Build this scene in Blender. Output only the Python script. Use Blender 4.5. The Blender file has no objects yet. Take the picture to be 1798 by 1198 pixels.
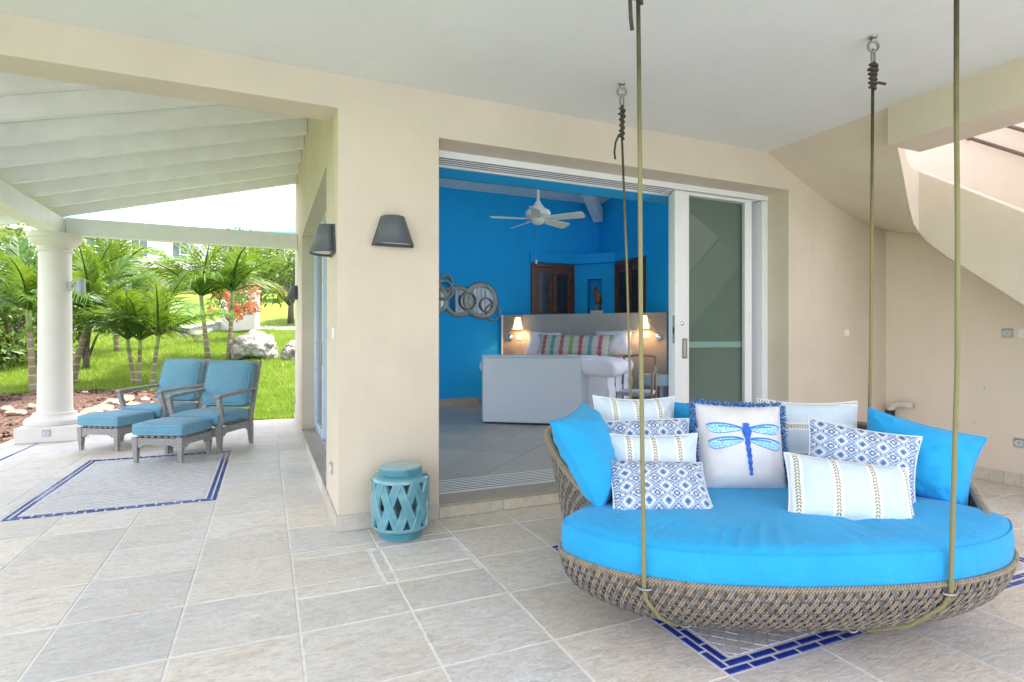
import bpy, bmesh, math, random
from math import sin, cos, pi, radians, sqrt
from mathutils import Vector, Matrix, noise
random.seed(7)
S = bpy.context.scene
# ------------------------------------------------------------------ camera
YAW = radians(23.6)
CS, CC = sin(YAW), cos(YAW)
CAMH = 1.29
cd = bpy.data.cameras.new('camera'); camo = bpy.data.objects.new('camera', cd)
S.collection.objects.link(camo); S.camera = camo
camo.location = (0, 0, CAMH); camo.rotation_euler = (radians(90), 0, -YAW)
cd.sensor_width = 36.0; cd.lens = 36.0 * 990 / 1798; cd.clip_start = 0.05; cd.clip_end = 3000
S.render.resolution_x = 1024; S.render.resolution_y = 682
# ------------------------------------------------------------------ sky, sun, exposure
SUN_DIR = Vector((0.30, 0.06, 0.95)).normalized()      # towards the sun
w = bpy.data.worlds.new('World'); S.world = w; w.use_nodes = True
wn, wl = w.node_tree.nodes, w.node_tree.links
for n in list(wn): wn.remove(n)
sky = wn.new('ShaderNodeTexSky'); sky.sky_type = 'NISHITA'; sky.sun_disc = False
sky.sun_elevation = math.asin(SUN_DIR.z); sky.sun_rotation = math.atan2(SUN_DIR.x, SUN_DIR.y)
sky.air_density = 1.0; sky.dust_density = 1.5; sky.ozone_density = 1.0
hs = wn.new('ShaderNodeHueSaturation'); hs.inputs['Saturation'].default_value = 0.34
bg = wn.new('ShaderNodeBackground'); bg.inputs['Strength'].default_value = 0.15
wo = wn.new('ShaderNodeOutputWorld')
wl.new(sky.outputs[0], hs.inputs['Color']); tn = wn.new('ShaderNodeMix'); tn.data_type = 'RGBA'; tn.blend_type = 'MULTIPLY'; tn.inputs[0].default_value = 1.0
tn.inputs[7].default_value = (1.01, .968, 1.045, 1)      # thin white haze takes the green out of the light
wl.new(hs.outputs[0], tn.inputs[6]); wl.new(tn.outputs[2], bg.inputs[0]); wl.new(bg.outputs[0], wo.inputs[0])
sd = bpy.data.lights.new('sun', 'SUN'); sd.energy = 3.2; sd.angle = radians(4.0); sd.color = (1.0, 0.95, 0.87)
so = bpy.data.objects.new('sun', sd); S.collection.objects.link(so)
so.rotation_euler = SUN_DIR.to_track_quat('Z', 'Y').to_euler(); so.location = (-10, 8, 25)
S.view_settings.view_transform = 'Standard'; S.view_settings.look = 'None'
S.view_settings.exposure = 2.42; S.view_settings.gamma = 1.0
S.render.engine = 'CYCLES'
S.cycles.use_denoising = True
S.cycles.max_bounces = 10; S.cycles.diffuse_bounces = 6; S.cycles.glossy_bounces = 4
S.cycles.transparent_max_bounces = 16; S.cycles.transmission_bounces = 6
S.cycles.caustics_reflective = False; S.cycles.caustics_refractive = False
S.cycles.sample_clamp_indirect = 6.0

# ------------------------------------------------------------------ helpers
COL = S.collection
def cam(r, d, z=0.0):
    return Vector((d * CS + r * CC, d * CC - r * CS, z))

class MB:
    """collects faces of one piece"""
    def __init__(s): s.v = []; s.f = []; s.uv = None
    def add(s, vs, fs, M=None):
        o = len(s.v)
        for p in vs:
            p = Vector(p)
            s.v.append(tuple(M @ p) if M else tuple(p))
        s.f += [tuple(i + o for i in f) for f in fs]
        return s
    def box(s, lo, hi, M=None):
        x0, y0, z0 = lo; x1, y1, z1 = hi
        vs = [(x0,y0,z0),(x1,y0,z0),(x1,y1,z0),(x0,y1,z0),(x0,y0,z1),(x1,y0,z1),(x1,y1,z1),(x0,y1,z1)]
        return s.add(vs, [(0,3,2,1),(4,5,6,7),(0,1,5,4),(1,2,6,5),(2,3,7,6),(3,0,4,7)], M)
    def prism(s, poly, z0, z1, M=None):
        n = len(poly)
        vs = [(x, y, z0) for x, y in poly] + [(x, y, z1) for x, y in poly]
        fs = [tuple(reversed(range(n))), tuple(range(n, 2*n))]
        fs += [(i, (i+1) % n, n + (i+1) % n, n + i) for i in range(n)]
        return s.add(vs, fs, M)
    def extr(s, poly, axis, a, b):
        """polygon in the plane across `axis`, extruded from a to b. axis 0: poly (y,z); axis 1: poly (x,z)"""
        n = len(poly)
        def P(p, t): return (t, p[0], p[1]) if axis == 0 else (p[0], t, p[1])
        vs = [P(p, a) for p in poly] + [P(p, b) for p in poly]
        fs = [tuple(reversed(range(n))), tuple(range(n, 2*n))]
        fs += [(i, (i+1) % n, n + (i+1) % n, n + i) for i in range(n)]
        return s.add(vs, fs)
    def tube(s, pts, rad, seg=8, cap=True):
        pts = [Vector(p) for p in pts]; n = len(pts)
        rads = rad if isinstance(rad, (list, tuple)) else [rad] * n
        o = len(s.v); up = None
        for i, p in enumerate(pts):
            t = (pts[min(i+1, n-1)] - pts[max(i-1, 0)]).normalized()
            if up is None:
                up = Vector((0,0,1)) if abs(t.z) < .9 else Vector((1,0,0))
            a = t.cross(up)
            if a.length < 1e-4: a = t.orthogonal()
            a.normalize(); b = t.cross(a).normalized(); up = -b if False else a.cross(t)
            for k in range(seg):
                an = 2*pi*k/seg
                s.v.append(tuple(p + (a*cos(an) + b*sin(an)) * rads[i]))
        for i in range(n-1):
            for k in range(seg):
                k2 = (k+1) % seg
                s.f.append((o+i*seg+k, o+i*seg+k2, o+(i+1)*seg+k2, o+(i+1)*seg+k))
        if cap:
            s.f.append(tuple(o+k for k in reversed(range(seg)))); s.f.append(tuple(o+(n-1)*seg+k for k in range(seg)))
        return s
    def lathe(s, prof, seg=32, M=None, a0=0, a1=2*pi):
        full = abs(a1 - a0 - 2*pi) < 1e-6
        cols = seg if full else seg + 1
        vs = []; fs = []; n = len(prof)
        for k in range(cols):
            an = a0 + (a1-a0)*k/seg
            for r, z in prof: vs.append((r*cos(an), r*sin(an), z))
        for k in range(seg):
            k2 = (k+1) % cols
            for j in range(n-1):
                fs.append((k*n+j, k2*n+j, k2*n+j+1, k*n+j+1))
        return s.add(vs, fs, M)
    def build(s, name, mat, parent=None, loc=None, rot=None, smooth=False, bevel=0, kind=None, auto=None):
        me = bpy.data.meshes.new(name); me.from_pydata(s.v, [], s.f); me.update()
        if mat: me.materials.append(mat)
        if smooth:
            me.polygons.foreach_set('use_smooth', [True] * len(me.polygons))
            if auto is not None: me.set_sharp_from_angle(angle=radians(auto))
        if s.uv:
            ul = me.uv_layers.new(name='UVMap')
            for l in me.loops: ul.data[l.index].uv = s.uv[l.vertex_index]
        o = bpy.data.objects.new(name, me); COL.objects.link(o)
        if parent: o.parent = parent
        if loc: o.location = loc
        if rot: o.rotation_euler = rot
        if kind: o['kind'] = kind
        if bevel:
            b = o.modifiers.new('bevel', 'BEVEL'); b.width = bevel; b.segments = 2; b.limit_method = 'ANGLE'; b.angle_limit = radians(35)
        return o

def tag(o, label, cat, group=None):
    o['label'] = label; o['category'] = cat
    if group: o['group'] = group
    return o
def thing(name, label, cat, loc=(0,0,0), rotz=0, group=None):
    o = bpy.data.objects.new(name, None); COL.objects.link(o)
    o.location = loc; o.rotation_euler = (0,0,rotz); o.empty_display_size = .1
    return tag(o, label, cat, group)
def struct(o): o['kind'] = 'structure'; return o
def linked(src, name, parent, loc, rot=None, scale=None):
    o = bpy.data.objects.new(name, src.data if hasattr(src, 'data') else src); COL.objects.link(o)
    o.parent = parent; o.location = loc
    if rot: o.rotation_euler = rot
    if scale: o.scale = scale
    return o
def copy_tree(o, parent=None):
    c = o.copy(); COL.objects.link(c); c.parent = parent
    for ch in list(o.children): copy_tree(ch, c)
    return c
def clip(poly, x0, y0, x1, y1):
    def cut(ps, f, g):
        out = []
        for i in range(len(ps)):
            a, b = ps[i-1], ps[i]; fa, fb = f(a), f(b)
            if fa >= 0 and fb >= 0: out.append(b)
            elif fa >= 0 > fb or fa < 0 <= fb:
                t = fa / (fa - fb); q = (a[0]+(b[0]-a[0])*t, a[1]+(b[1]-a[1])*t); out.append(q)
                if fb >= 0: out.append(b)
        return out
    for f in (lambda p: p[0]-x0, lambda p: x1-p[0], lambda p: p[1]-y0, lambda p: y1-p[1]):
        poly = cut(poly, f, None)
        if len(poly) < 3: return []
    return poly
def sstep(a, b, x):
    t = max(0, min(1, (x-a)/(b-a))); return t*t*(3-2*t)
def inview(x, y, z=0, m=60):
    d = x*CS + y*CC; r = x*CC - y*CS
    if d < .3: return False
    px = 899 + 990*r/d; py = 598.6 - 990*(z-CAMH)/d
    return -m < px < 1798+m and -m < py < 1198+m

# ------------------------------------------------------------------ materials
class NT:
    def __init__(s, name):
        s.m = bpy.data.materials.new(name); s.m.use_nodes = True
        s.n = s.m.node_tree.nodes; s.l = s.m.node_tree.links
        s.b = s.n['Principled BSDF']; s.out = s.n['Material Output']
    def new(s, t, **k):
        n = s.n.new(t)
        for a, v in k.items(): setattr(n, a, v)
        return n
    def put(s, sock, v):
        if isinstance(v, bpy.types.NodeSocket): s.l.new(v, sock)
        elif v is not None: sock.default_value = v
    def math(s, op, a, b=None, c=None, clamp=False):
        n = s.new('ShaderNodeMath', operation=op, use_clamp=clamp)
        s.put(n.inputs[0], a)
        if b is not None: s.put(n.inputs[1], b)
        if c is not None: s.put(n.inputs[2], c)
        return n.outputs[0]
    def mix(s, f, a, b, mode='MIX'):
        n = s.new('ShaderNodeMix', data_type='RGBA', blend_type=mode)
        s.put(n.inputs[0], f); s.put(n.inputs[6], c4(a)); s.put(n.inputs[7], c4(b)); return n.outputs[2]
    def pos(s): return s.new('ShaderNodeNewGeometry').outputs['Position']
    def tc(s, w='Object'): return s.new('ShaderNodeTexCoord').outputs[w]
    def map(s, v, scale=(1,1,1), rot=(0,0,0), loc=(0,0,0)):
        n = s.new('ShaderNodeMapping'); s.put(n.inputs[0], v); n.inputs[3].default_value = scale; n.inputs[2].default_value = rot; n.inputs[1].default_value = loc
        return n.outputs[0]
    def noise(s, v, scale, detail=4, rough=.55, dist=0):
        n = s.new('ShaderNodeTexNoise'); s.put(n.inputs['Vector'], v)
        n.inputs['Scale'].default_value = scale; n.inputs['Detail'].default_value = detail
        n.inputs['Roughness'].default_value = rough; n.inputs['Distortion'].default_value = dist
        return n.outputs['Fac']
    def vor(s, v, scale, feature='F1', out='Distance'):
        n = s.new('ShaderNodeTexVoronoi', feature=feature); s.put(n.inputs['Vector'], v); n.inputs['Scale'].default_value = scale
        return n.outputs[out]
    def ramp(s, f, stops, interp='LINEAR'):
        n = s.new('ShaderNodeValToRGB'); s.put(n.inputs[0], f); e = n.color_ramp.elements; n.color_ramp.interpolation = interp
        while len(e) < len(stops): e.new(0.5)
        for el, (p, c) in zip(e, stops): el.position = p; el.color = c4(c) if not isinstance(c, (int, float)) else (c, c, c, 1)
        return n.outputs[0]
    def rng(s, f, a, b, c, d):
        n = s.new('ShaderNodeMapRange'); s.put(n.inputs[0], f)
        for i, v in enumerate((a, b, c, d)): n.inputs[i+1].default_value = v
        return n.outputs[0]
    def xyz(s, v):
        n = s.new('ShaderNodeSeparateXYZ'); s.put(n.inputs[0], v); return n.outputs
    def bump(s, h, strength=.3, dist=.01):
        n = s.new('ShaderNodeBump'); n.inputs['Strength'].default_value = strength; n.inputs['Distance'].default_value = dist
        s.put(n.inputs['Height'], h); s.l.new(n.outputs[0], s.b.inputs['Normal']); return n
    def set(s, color=None, rough=None, metal=None, spec=None):
        if color is not None: s.put(s.b.inputs['Base Color'], c4(color))
        if rough is not None: s.put(s.b.inputs['Roughness'], rough)
        if metal is not None: s.b.inputs['Metallic'].default_value = metal
        if spec is not None: s.b.inputs['Specular IOR Level'].default_value = spec
        return s
def c4(c):
    if isinstance(c, (tuple, list)) and len(c) == 3: return (*c, 1)
    return c

def simple(name, color, rough=.5, var=.12, scale=6, bump=0, bscale=60, metal=0, spec=.5, world=False, bdist=.004, sheen=0):
    t = NT(name); v = t.pos() if world else t.tc()
    f = t.noise(v, scale, 5)
    dark = tuple(c*(1-var) for c in color); light = tuple(min(1, c*(1+var)) for c in color)
    t.set(t.mix(t.rng(f, .3, .7, 0, 1), dark, light), None, metal, spec)
    t.set(rough=t.rng(t.noise(v, scale*2.3, 3), .3, .7, max(0, rough-.06), min(1, rough+.06)))
    if bump: t.bump(t.noise(v, bscale, 4), bump, bdist)
    if sheen: t.b.inputs['Sheen Weight'].default_value = sheen
    return t.m

def plaster(name, color, var=.035):
    t = NT(name); v = t.pos()
    f = t.noise(v, 1.3, 6, .6); g = t.noise(v, 9, 4, .6)
    c = t.mix(t.rng(f, .3, .7, 0, 1), tuple(x*(1-var) for x in color), tuple(min(1, x*(1+var)) for x in color))
    c = t.mix(t.rng(g, .62, .75, 0, .10), c, tuple(x*.72 for x in color))
    # faint stains at the foot of walls
    c = t.mix(t.rng(t.noise(t.map(v, (2.5, 2.5, .35)), 2.2, 6, .65), .56, .72, 0, .16), c, tuple(x*.74 for x in color))
    t.set(c, .75, spec=.3)
    t.bump(t.math('ADD', t.noise(v, 40, 5, .6), t.math('MULTIPLY', t.noise(v, 3.5, 3), 2.0)), .30, .007)
    return t.m

def stone_tile(name, a, b, c, streak=.8, rough=.45):
    t = NT(name); v = t.pos()
    oi = t.new('ShaderNodeObjectInfo').outputs['Random']
    sh = t.new('ShaderNodeCombineXYZ'); t.put(sh.inputs[0], t.math('MULTIPLY', oi, 37.0)); t.put(sh.inputs[1], t.math('MULTIPLY', oi, 91.0))
    va = t.new('ShaderNodeVectorMath', operation='ADD'); t.put(va.inputs[0], v); t.put(va.inputs[1], sh.outputs[0]); vv = va.outputs[0]
    f = t.noise(vv, 2.2, 6, .6, .6)
    col = t.ramp(f, [(.3, a), (.5, b), (.68, c)])
    col = t.mix(.62, col, t.mix(oi, a, c))
    col = t.mix(1.0, col, t.mix(t.math('FRACT', t.math('MULTIPLY', oi, 7.13)), (.87, .875, .88), (1.05, 1.035, 1.01)), 'MULTIPLY')
    rust = t.noise(t.map(vv, (1,2.2,1), (0,0,.5)), 3.1, 8, .7, 1.6)
    col = t.mix(t.rng(rust, .52, .68, 0, .6), col, (.52, .42, .29))
    fine = t.noise(t.map(vv, (1,3,1), (0,0,-.4)), 15, 8, .75, 1.0)
    col = t.mix(t.rng(fine, .45, .62, 0, .5), col, (.40, .385, .365))
    wht = t.math('MULTIPLY', t.rng(t.noise(v, 1.6, 5, .6), .45, .62, 0, 1), t.rng(t.noise(t.map(v, (1,2,1)), 13, 9, .78, 2.0), .5, .62, 0, streak))
    col = t.mix(wht, col, (.84, .83, .83))
    t.set(col, t.rng(fine, .3, .7, rough-.12, rough+.16), spec=.45)
    h = t.math('ADD', t.noise(t.map(vv, (1,2.6,1), (0,0,-.5)), 9, 9, .66, .8), t.math('MULTIPLY', t.noise(vv, 60, 4, .6), .25))
    t.bump(h, .55, .012)
    return t.m

def fabric(name, color, weave=900, rough=.85, var=.08, heather=None):
    t = NT(name); v = t.tc()
    f = t.noise(v, 3, 4)
    col = t.mix(t.rng(f, .3, .7, 0, 1), tuple(x*(1-var) for x in color), tuple(min(1, x*(1+var)) for x in color))
    if heather:
        col = t.mix(t.rng(t.noise(t.map(v, (60, 260, 260)), 1, 3, .7), .45, .6, 0, .7), col, heather)
    t.set(col, rough, spec=.25)
    t.b.inputs['Sheen Weight'].default_value = .15
    h = t.math('ADD', t.noise(v, weave*.35, 2), t.math('MULTIPLY', t.noise(t.map(v, (1,1.7,1)), 14, 4, .6, .4), 2.4))
    t.bump(h, .25, .006)
    return t.m

M = {}
M['wall'] = plaster('wall_paint', (.66, .58, .475), .06)
M['ceiling'] = plaster('ceiling_paint', (.73, .75, .74), .03)
M['blue_wall'] = plaster('blue_wall_paint', (.008, .39, .86), .04)
M['white_wood'] = simple('white_painted_wood', (.86, .87, .86), .5, .05, 4, .12, 30, world=True)
M['column'] = simple('column_paint', (.70, .665, .62), .55, .04, 3, .08, 50)
M['white_alu'] = simple('white_aluminium', (.82, .84, .86), .32, .02, 3)
M['alu'] = simple('bare_aluminium', (.62, .64, .66), .3, .06, 20, metal=.9)
M['steel'] = simple('galvanised_steel', (.33, .33, .32), .38, .15, 60, metal=.9)
M['chrome'] = simple('chrome', (.8, .8, .8), .12, .03, 10, metal=1)
M['black'] = simple('black_rubber', (.02, .02, .022), .6, .2, 20)
M['slot'] = simple('dark_track_slot', (.015, .015, .017), .7, .2, 20)
M['lamp_grey'] = simple('grey_lamp_metal', (.085, .10, .115), .45, .06, 25, .05, 300)
M['white_plastic'] = simple('white_plastic', (.82, .82, .80), .35, .03, 10)
M['grey_plastic'] = simple('grey_plastic', (.45, .46, .45), .45, .1, 30)
M['grout'] = simple('grout', (.80, .79, .77), .9, .12, 14, .3, 180, world=True)
M['tile'] = stone_tile('slate_tile', (.66, .655, .63), (.79, .755, .69), (.81, .715, .57))
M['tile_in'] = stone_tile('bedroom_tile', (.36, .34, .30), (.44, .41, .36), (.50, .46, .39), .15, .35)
M['tile_step'] = stone_tile('step_tile', (.36, .31, .23), (.45, .39, .29), (.52, .46, .36), .2)
M['skirting'] = stone_tile('skirting_tile', (.56, .52, .46), (.64, .59, .52), (.70, .66, .58), .3)
M['field'] = stone_tile('mosaic_stone', (.62, .62, .63), (.70, .70, .70), (.75, .74, .72), .5)
def glaze():
    t = NT('blue_glazed_brick'); v = t.pos()
    f = t.noise(v, 160, 3, .6); oi = t.new('ShaderNodeObjectInfo').outputs['Random']
    c = t.ramp(f, [(.3, (.006, .014, .14)), (.55, (.012, .035, .32)), (.75, (.05, .10, .55))])
    c = t.mix(t.rng(oi, 0, 1, 0, .55), c, (.05, .085, .30))
    t.set(c, .12, spec=.6); t.bump(t.noise(v, 30, 3), .15, .004); return t.m
M['glaze'] = glaze()
def canvas():
    t = NT('turquoise_canvas'); v = t.tc()
    f = t.noise(v, 3, 4)
    t.set(t.mix(t.rng(f, .3, .7, 0, 1), (.014, .32, .66), (.022, .38, .73)), .8, spec=.25)
    t.b.inputs['Sheen Weight'].default_value = .12
    w1 = t.noise(t.map(v, (1, 2.2, 1), (0, 0, .5)), 5, 6, .62, 1.3); w2 = t.noise(t.map(v, (2.4, 1, 1.5), (0, 0, -.3)), 9, 5, .6, .9)
    t.bump(t.math('ADD', t.math('ADD', t.math('MULTIPLY', w1, 1.6), w2), t.math('MULTIPLY', t.noise(v, 400, 2), .06)), .4, .022)
    return t.m
M['turq'] = canvas()
M['chair_blue'] = fabric('blue_chair_fabric', (.12, .30, .42), heather=(.24, .43, .55))
M['piping'] = fabric('piping_fabric', (.20, .42, .56))
def teak():
    t = NT('weathered_teak'); v = t.tc()
    g = t.noise(t.map(v, (4, 4, 40)), 2.5, 6, .65, .5); h = t.noise(t.map(v, (40, 6, 6)), 2.5, 6, .65, .5)
    c = t.mix(t.rng(t.math('ADD', g, h), .7, 1.3, 0, 1), (.20, .19, .185), (.40, .385, .37))
    t.set(c, .7, spec=.3); t.bump(t.math('ADD', g, h), .3, .003); return t.m
M['teak'] = teak()
def ceramic():
    t = NT('turquoise_ceramic'); v = t.tc()
    f = t.noise(v, 12, 5)
    geo = t.new('ShaderNodeNewGeometry').outputs['Pointiness']
    c = t.mix(t.rng(f, .35, .65, 0, 1), (.048, .215, .285), (.072, .275, .35))
    c = t.mix(t.rng(geo, .52, .60, 0, .7), c, (.28, .52, .57))
    t.set(c, .16, spec=.55); t.b.inputs['Coat Weight'].default_value = .4; t.b.inputs['Coat Roughness'].default_value = .06
    t.bump(t.noise(v, 25, 3), .06, .004); return t.m
M['ceramic'] = ceramic()
def wick(name, a, b, c):
    t = NT(name); v = t.tc('Object'); u = t.xyz(t.tc('UV'))
    f = t.noise(v, 22, 3)
    col = t.ramp(f, [(.35, a), (.5, b), (.68, c)])
    line = t.math('PINGPONG', t.math('MULTIPLY', u[0], 1.0), .25)
    col = t.mix(t.rng(line, .0, .05, .75, 0), col, (.06, .05, .045))
    t.set(col, .55, spec=.35); return t.m
M['wick_light'] = wick('wicker_light_strand', (.22, .185, .13), (.32, .27, .195), (.27, .24, .20))
M['wick_grey'] = wick('wicker_grey_strand', (.10, .11, .125), (.16, .168, .185), (.21, .195, .175))
M['wick_back'] = simple('wicker_brown_backing', (.19, .10, .06), .7, .35, 90, .4, 260)
M['rope'] = NT('olive_rope').m
def rope_mat(name, a, b, dark_top=False):
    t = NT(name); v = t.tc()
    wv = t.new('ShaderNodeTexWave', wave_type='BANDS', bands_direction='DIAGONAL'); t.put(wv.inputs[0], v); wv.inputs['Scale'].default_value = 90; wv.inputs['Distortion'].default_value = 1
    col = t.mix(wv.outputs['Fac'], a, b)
    if dark_top:   # the upper stretch turns darker with height, with a ragged edge
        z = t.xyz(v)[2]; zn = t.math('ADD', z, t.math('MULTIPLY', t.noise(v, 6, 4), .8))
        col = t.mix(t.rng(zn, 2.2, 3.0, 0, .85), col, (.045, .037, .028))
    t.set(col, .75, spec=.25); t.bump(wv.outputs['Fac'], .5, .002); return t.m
M['rope'] = rope_mat('olive_rope', (.20, .185, .085), (.30, .28, .145), dark_top=True)
M['rope_dark'] = rope_mat('dark_cord', (.045, .040, .033), (.10, .09, .075))
M['wood_dark'] = simple('dark_mahogany', (.15, .048, .026), .35, .35, 9, .1, 40)
M['smoked'] = simple('smoked_glass_panel', (.035, .04, .06), .15, .2, 5)
M['cab'] = simple('pale_lacquer', (.58, .62, .70), .35, .02, 3)
M['headboard'] = fabric('grey_headboard_fabric', (.36, .35, .36))
M['headboard_wing'] = fabric('taupe_headboard_fabric', (.30, .265, .24))
M['linen'] = fabric('white_linen', (.72, .70, .78))
M['mattress_grey'] = fabric('grey_bed_cover', (.32, .34, .40))
M['night'] = simple('grey_blue_lacquer', (.22, .29, .36), .4, .05, 6)
M['silver'] = simple('brushed_silver_leaf', (.36, .36, .34), .42, .25, 30, .1, 90, metal=.45)
M['mirror'] = simple('mirror_glass', (.82, .85, .88), .03, .01, 3, metal=1)
def glass(name, tint, refl=.08, rough=.02, opaque=0.0, ocol=(.1, .14, .13)):
    t = NT(name)
    tr = t.new('ShaderNodeBsdfTransparent'); tr.inputs[0].default_value = c4(tint)
    gl = t.new('ShaderNodeBsdfGlossy'); gl.inputs['Roughness'].default_value = rough
    lw = t.new('ShaderNodeLayerWeight'); lw.inputs[0].default_value = .5
    frs = t.math('ADD', t.math('MULTIPLY', t.math('POWER', lw.outputs['Facing'], 4.0), .8), .035)
    m1 = t.new('ShaderNodeMixShader'); t.put(m1.inputs[0], frs); t.l.new(tr.outputs[0], m1.inputs[1]); t.l.new(gl.outputs[0], m1.inputs[2])
    last = m1.outputs[0]
    if opaque:
        df = t.new('ShaderNodeBsdfDiffuse'); df.inputs[0].default_value = c4(ocol)
        m2 = t.new('ShaderNodeMixShader'); m2.inputs[0].default_value = opaque; t.l.new(last, m2.inputs[1]); t.l.new(df.outputs[0], m2.inputs[2]); last = m2.outputs[0]
    t.l.new(last, t.out.inputs[0]); return t.m
M['glass'] = glass('clear_glass', (.95, .98, .985))
M['screen'] = glass('green_screen_glass', (.55, .66, .60), opaque=.94, ocol=(.165, .215, .175))
def grass():
    t = NT('lawn_grass'); v = t.pos()
    f = t.noise(v, .35, 5); g = t.noise(v, 14, 6, .7); h = t.noise(v, 90, 3)
    c = t.ramp(f, [(.3, (.14, .21, .022)), (.5, (.20, .285, .034)), (.7, (.27, .33, .06))])
    c = t.mix(t.rng(g, .35, .65, 0, .6), c, (.06, .11, .012))
    c = t.mix(t.rng(t.noise(v, .9, 6, .7), .55, .68, 0, .7), c, (.24, .20, .09))
    t.set(c, .85, spec=.15); t.bump(t.math('ADD', g, h), .8, .06); return t.m
M['grass'] = grass()
def blade_mat(name, cols, sub=.0, scale=1.5):
    t = NT(name); v = t.pos()
    oi = t.new('ShaderNodeObjectInfo').outputs['Random']
    f = t.noise(v, scale, 4)
    f2 = t.noise(v, 13, 2)
    c = t.ramp(t.math('ADD', t.math('MULTIPLY', f, .6), t.math('MULTIPLY', f2, .4)), [(.3, cols[0]), (.5, cols[1]), (.68, cols[2])])
    c = t.mix(t.math('MULTIPLY', oi, .5), c, cols[1])
    t.set(c, .45, spec=.35)
    tr = t.new('ShaderNodeBsdfTranslucent'); t.put(tr.inputs[0], t.mix(.5, c, (.30, .42, .02)))
    mx = t.new('ShaderNodeMixShader'); mx.inputs[0].default_value = .32
    t.l.new(t.b.outputs[0], mx.inputs[1]); t.l.new(tr.outputs[0], mx.inputs[2]); t.l.new(mx.outputs[0], t.out.inputs[0])
    return t.m
M['blade'] = blade_mat('grass_blade', ((.13, .21, .018), (.22, .32, .036), (.40, .43, .12)))
M['frond'] = blade_mat('palm_leaf', ((.016, .052, .010), (.05, .125, .012), (.15, .25, .028)), scale=2.2)
M['frond_dry'] = blade_mat('dry_palm_leaf', ((.06, .075, .015), (.11, .115, .028), (.17, .14, .05)), scale=2.2)
M['leaf'] = blade_mat('shrub_leaf', ((.020, .05, .010), (.06, .12, .02), (.20, .26, .06)), scale=3)
M['leaf_dark'] = blade_mat('tree_leaf', ((.015, .045, .012), (.04, .10, .015), (.11, .19, .03)), scale=3)
M['flower'] = blade_mat('bougainvillea_petal', ((.50, .05, .06), (.72, .11, .12), (.80, .24, .20)), scale=4)
M['crownshaft'] = simple('green_crownshaft', (.16, .24, .05), .4, .25, 6, world=True)
def trunk_mat():
    t = NT('palm_trunk'); v = t.pos(); z = t.xyz(v)[2]
    ring = t.math('PINGPONG', t.math('ADD', t.math('MULTIPLY', z, 5.2), t.math('MULTIPLY', t.noise(v, 4, 2), .25)), .5)
    c = t.mix(t.rng(t.noise(v, 5, 5), .35, .65, 0, 1), (.17, .14, .075), (.26, .21, .12))
    c = t.mix(t.rng(ring, .0, .12, .85, 0), c, (.44, .40, .34))
    t.set(c, .8, spec=.2); t.bump(ring, .4, .02); return t.m
M['trunk'] = trunk_mat()
M['bark'] = simple('rough_bark', (.10, .08, .06), .9, .4, 8, .8, 25, world=True, bdist=.03)
def rock_mat(name, a, b, c):
    t = NT(name); v = t.pos()
    f = t.noise(v, 3, 8, .7, .8); cr = t.vor(t.map(v, (1,1,1.6)), 5, 'DISTANCE_TO_EDGE')
    col = t.ramp(f, [(.32, a), (.5, b), (.66, c)])
    col = t.mix(t.rng(t.noise(v, 7, 9, .78, 1.6), .50, .60, 0, .85), col, (.07, .06, .05))
    t.set(col, .9, spec=.2); t.bump(t.math('ADD', f, t.noise(v, 18, 6, .7)), .9, .08); return t.m
M['rock'] = rock_mat('limestone', (.30, .26, .19), (.46, .42, .35), (.56, .53, .48))
M['stone_tan'] = rock_mat('tan_stone', (.36, .24, .13), (.52, .40, .26), (.60, .52, .40))
M['mulch'] = simple('bark_mulch', (.085, .042, .026), .95, .5, 22, 1, 60, world=True, bdist=.05)
M['concrete'] = simple('pale_concrete', (.46, .46, .46), .85, .1, 2, .2, 30, world=True)
M['villa_wall'] = plaster('villa_render', (.72, .66, .60))
M['roof_blue'] = simple('blue_roof_sheet', (.16, .42, .62), .5, .08, 3, world=True)
M['pane_dark'] = simple('dark_window_pane', (.10, .14, .17), .1, .1, 4)
M['pink_wall'] = plaster('stair_wall_render', (.76, .67, .57))
M['handrail'] = simple('brown_handrail', (.14, .09, .06), .45, .15, 8)
def lampshade():
    t = NT('lit_lampshade'); t.set((.85, .72, .5), .6)
    t.b.inputs['Emission Color'].default_value = (1.0, .62, .25, 1); t.b.inputs['Emission Strength'].default_value = .55; return t.m
M['shade'] = lampshade()

# ==================================================================== TERRACE FLOOR
XW, YW, XR = 0.446, 3.96, 6.13           # side wall face, front wall face, right wall face
FLX0, FLX1, FLY0, FLY1 = -3.05, 6.13, -2.6, 10.03
RUG_L = (-1.755, 5.156, -.361, 7.42)
RUG_R = (1.64, 1.656, 4.14, 3.156)
HATCH = (.574, 3.003, 1.125, 3.548)
floor_mb = MB().box((FLX0, FLY0, -.25), (XW+.12, FLY1, -.0028)).box((XW+.12, FLY0, -.25), (FLX1, YW+.1, -.0028))
terrace = struct(floor_mb.build('terrace_floor', M['grout']))
def rect_minus(r, h):
    x0, y0, x1, y1 = r; a, b, c, d = h
    if c <= x0 or a >= x1 or d <= y0 or b >= y1: return [r]
    out = []
    if b > y0: out.append((x0, y0, x1, b))
    if d < y1: out.append((x0, d, x1, y1))
    yb, yt = max(y0, b), min(y1, d)
    if a > x0: out.append((x0, yb, a, yt))
    if c < x1: out.append((c, yb, x1, yt))
    return out
tiles = []
GX, GY, TS, GR = .139, 4.156, .5, .0045
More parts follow.
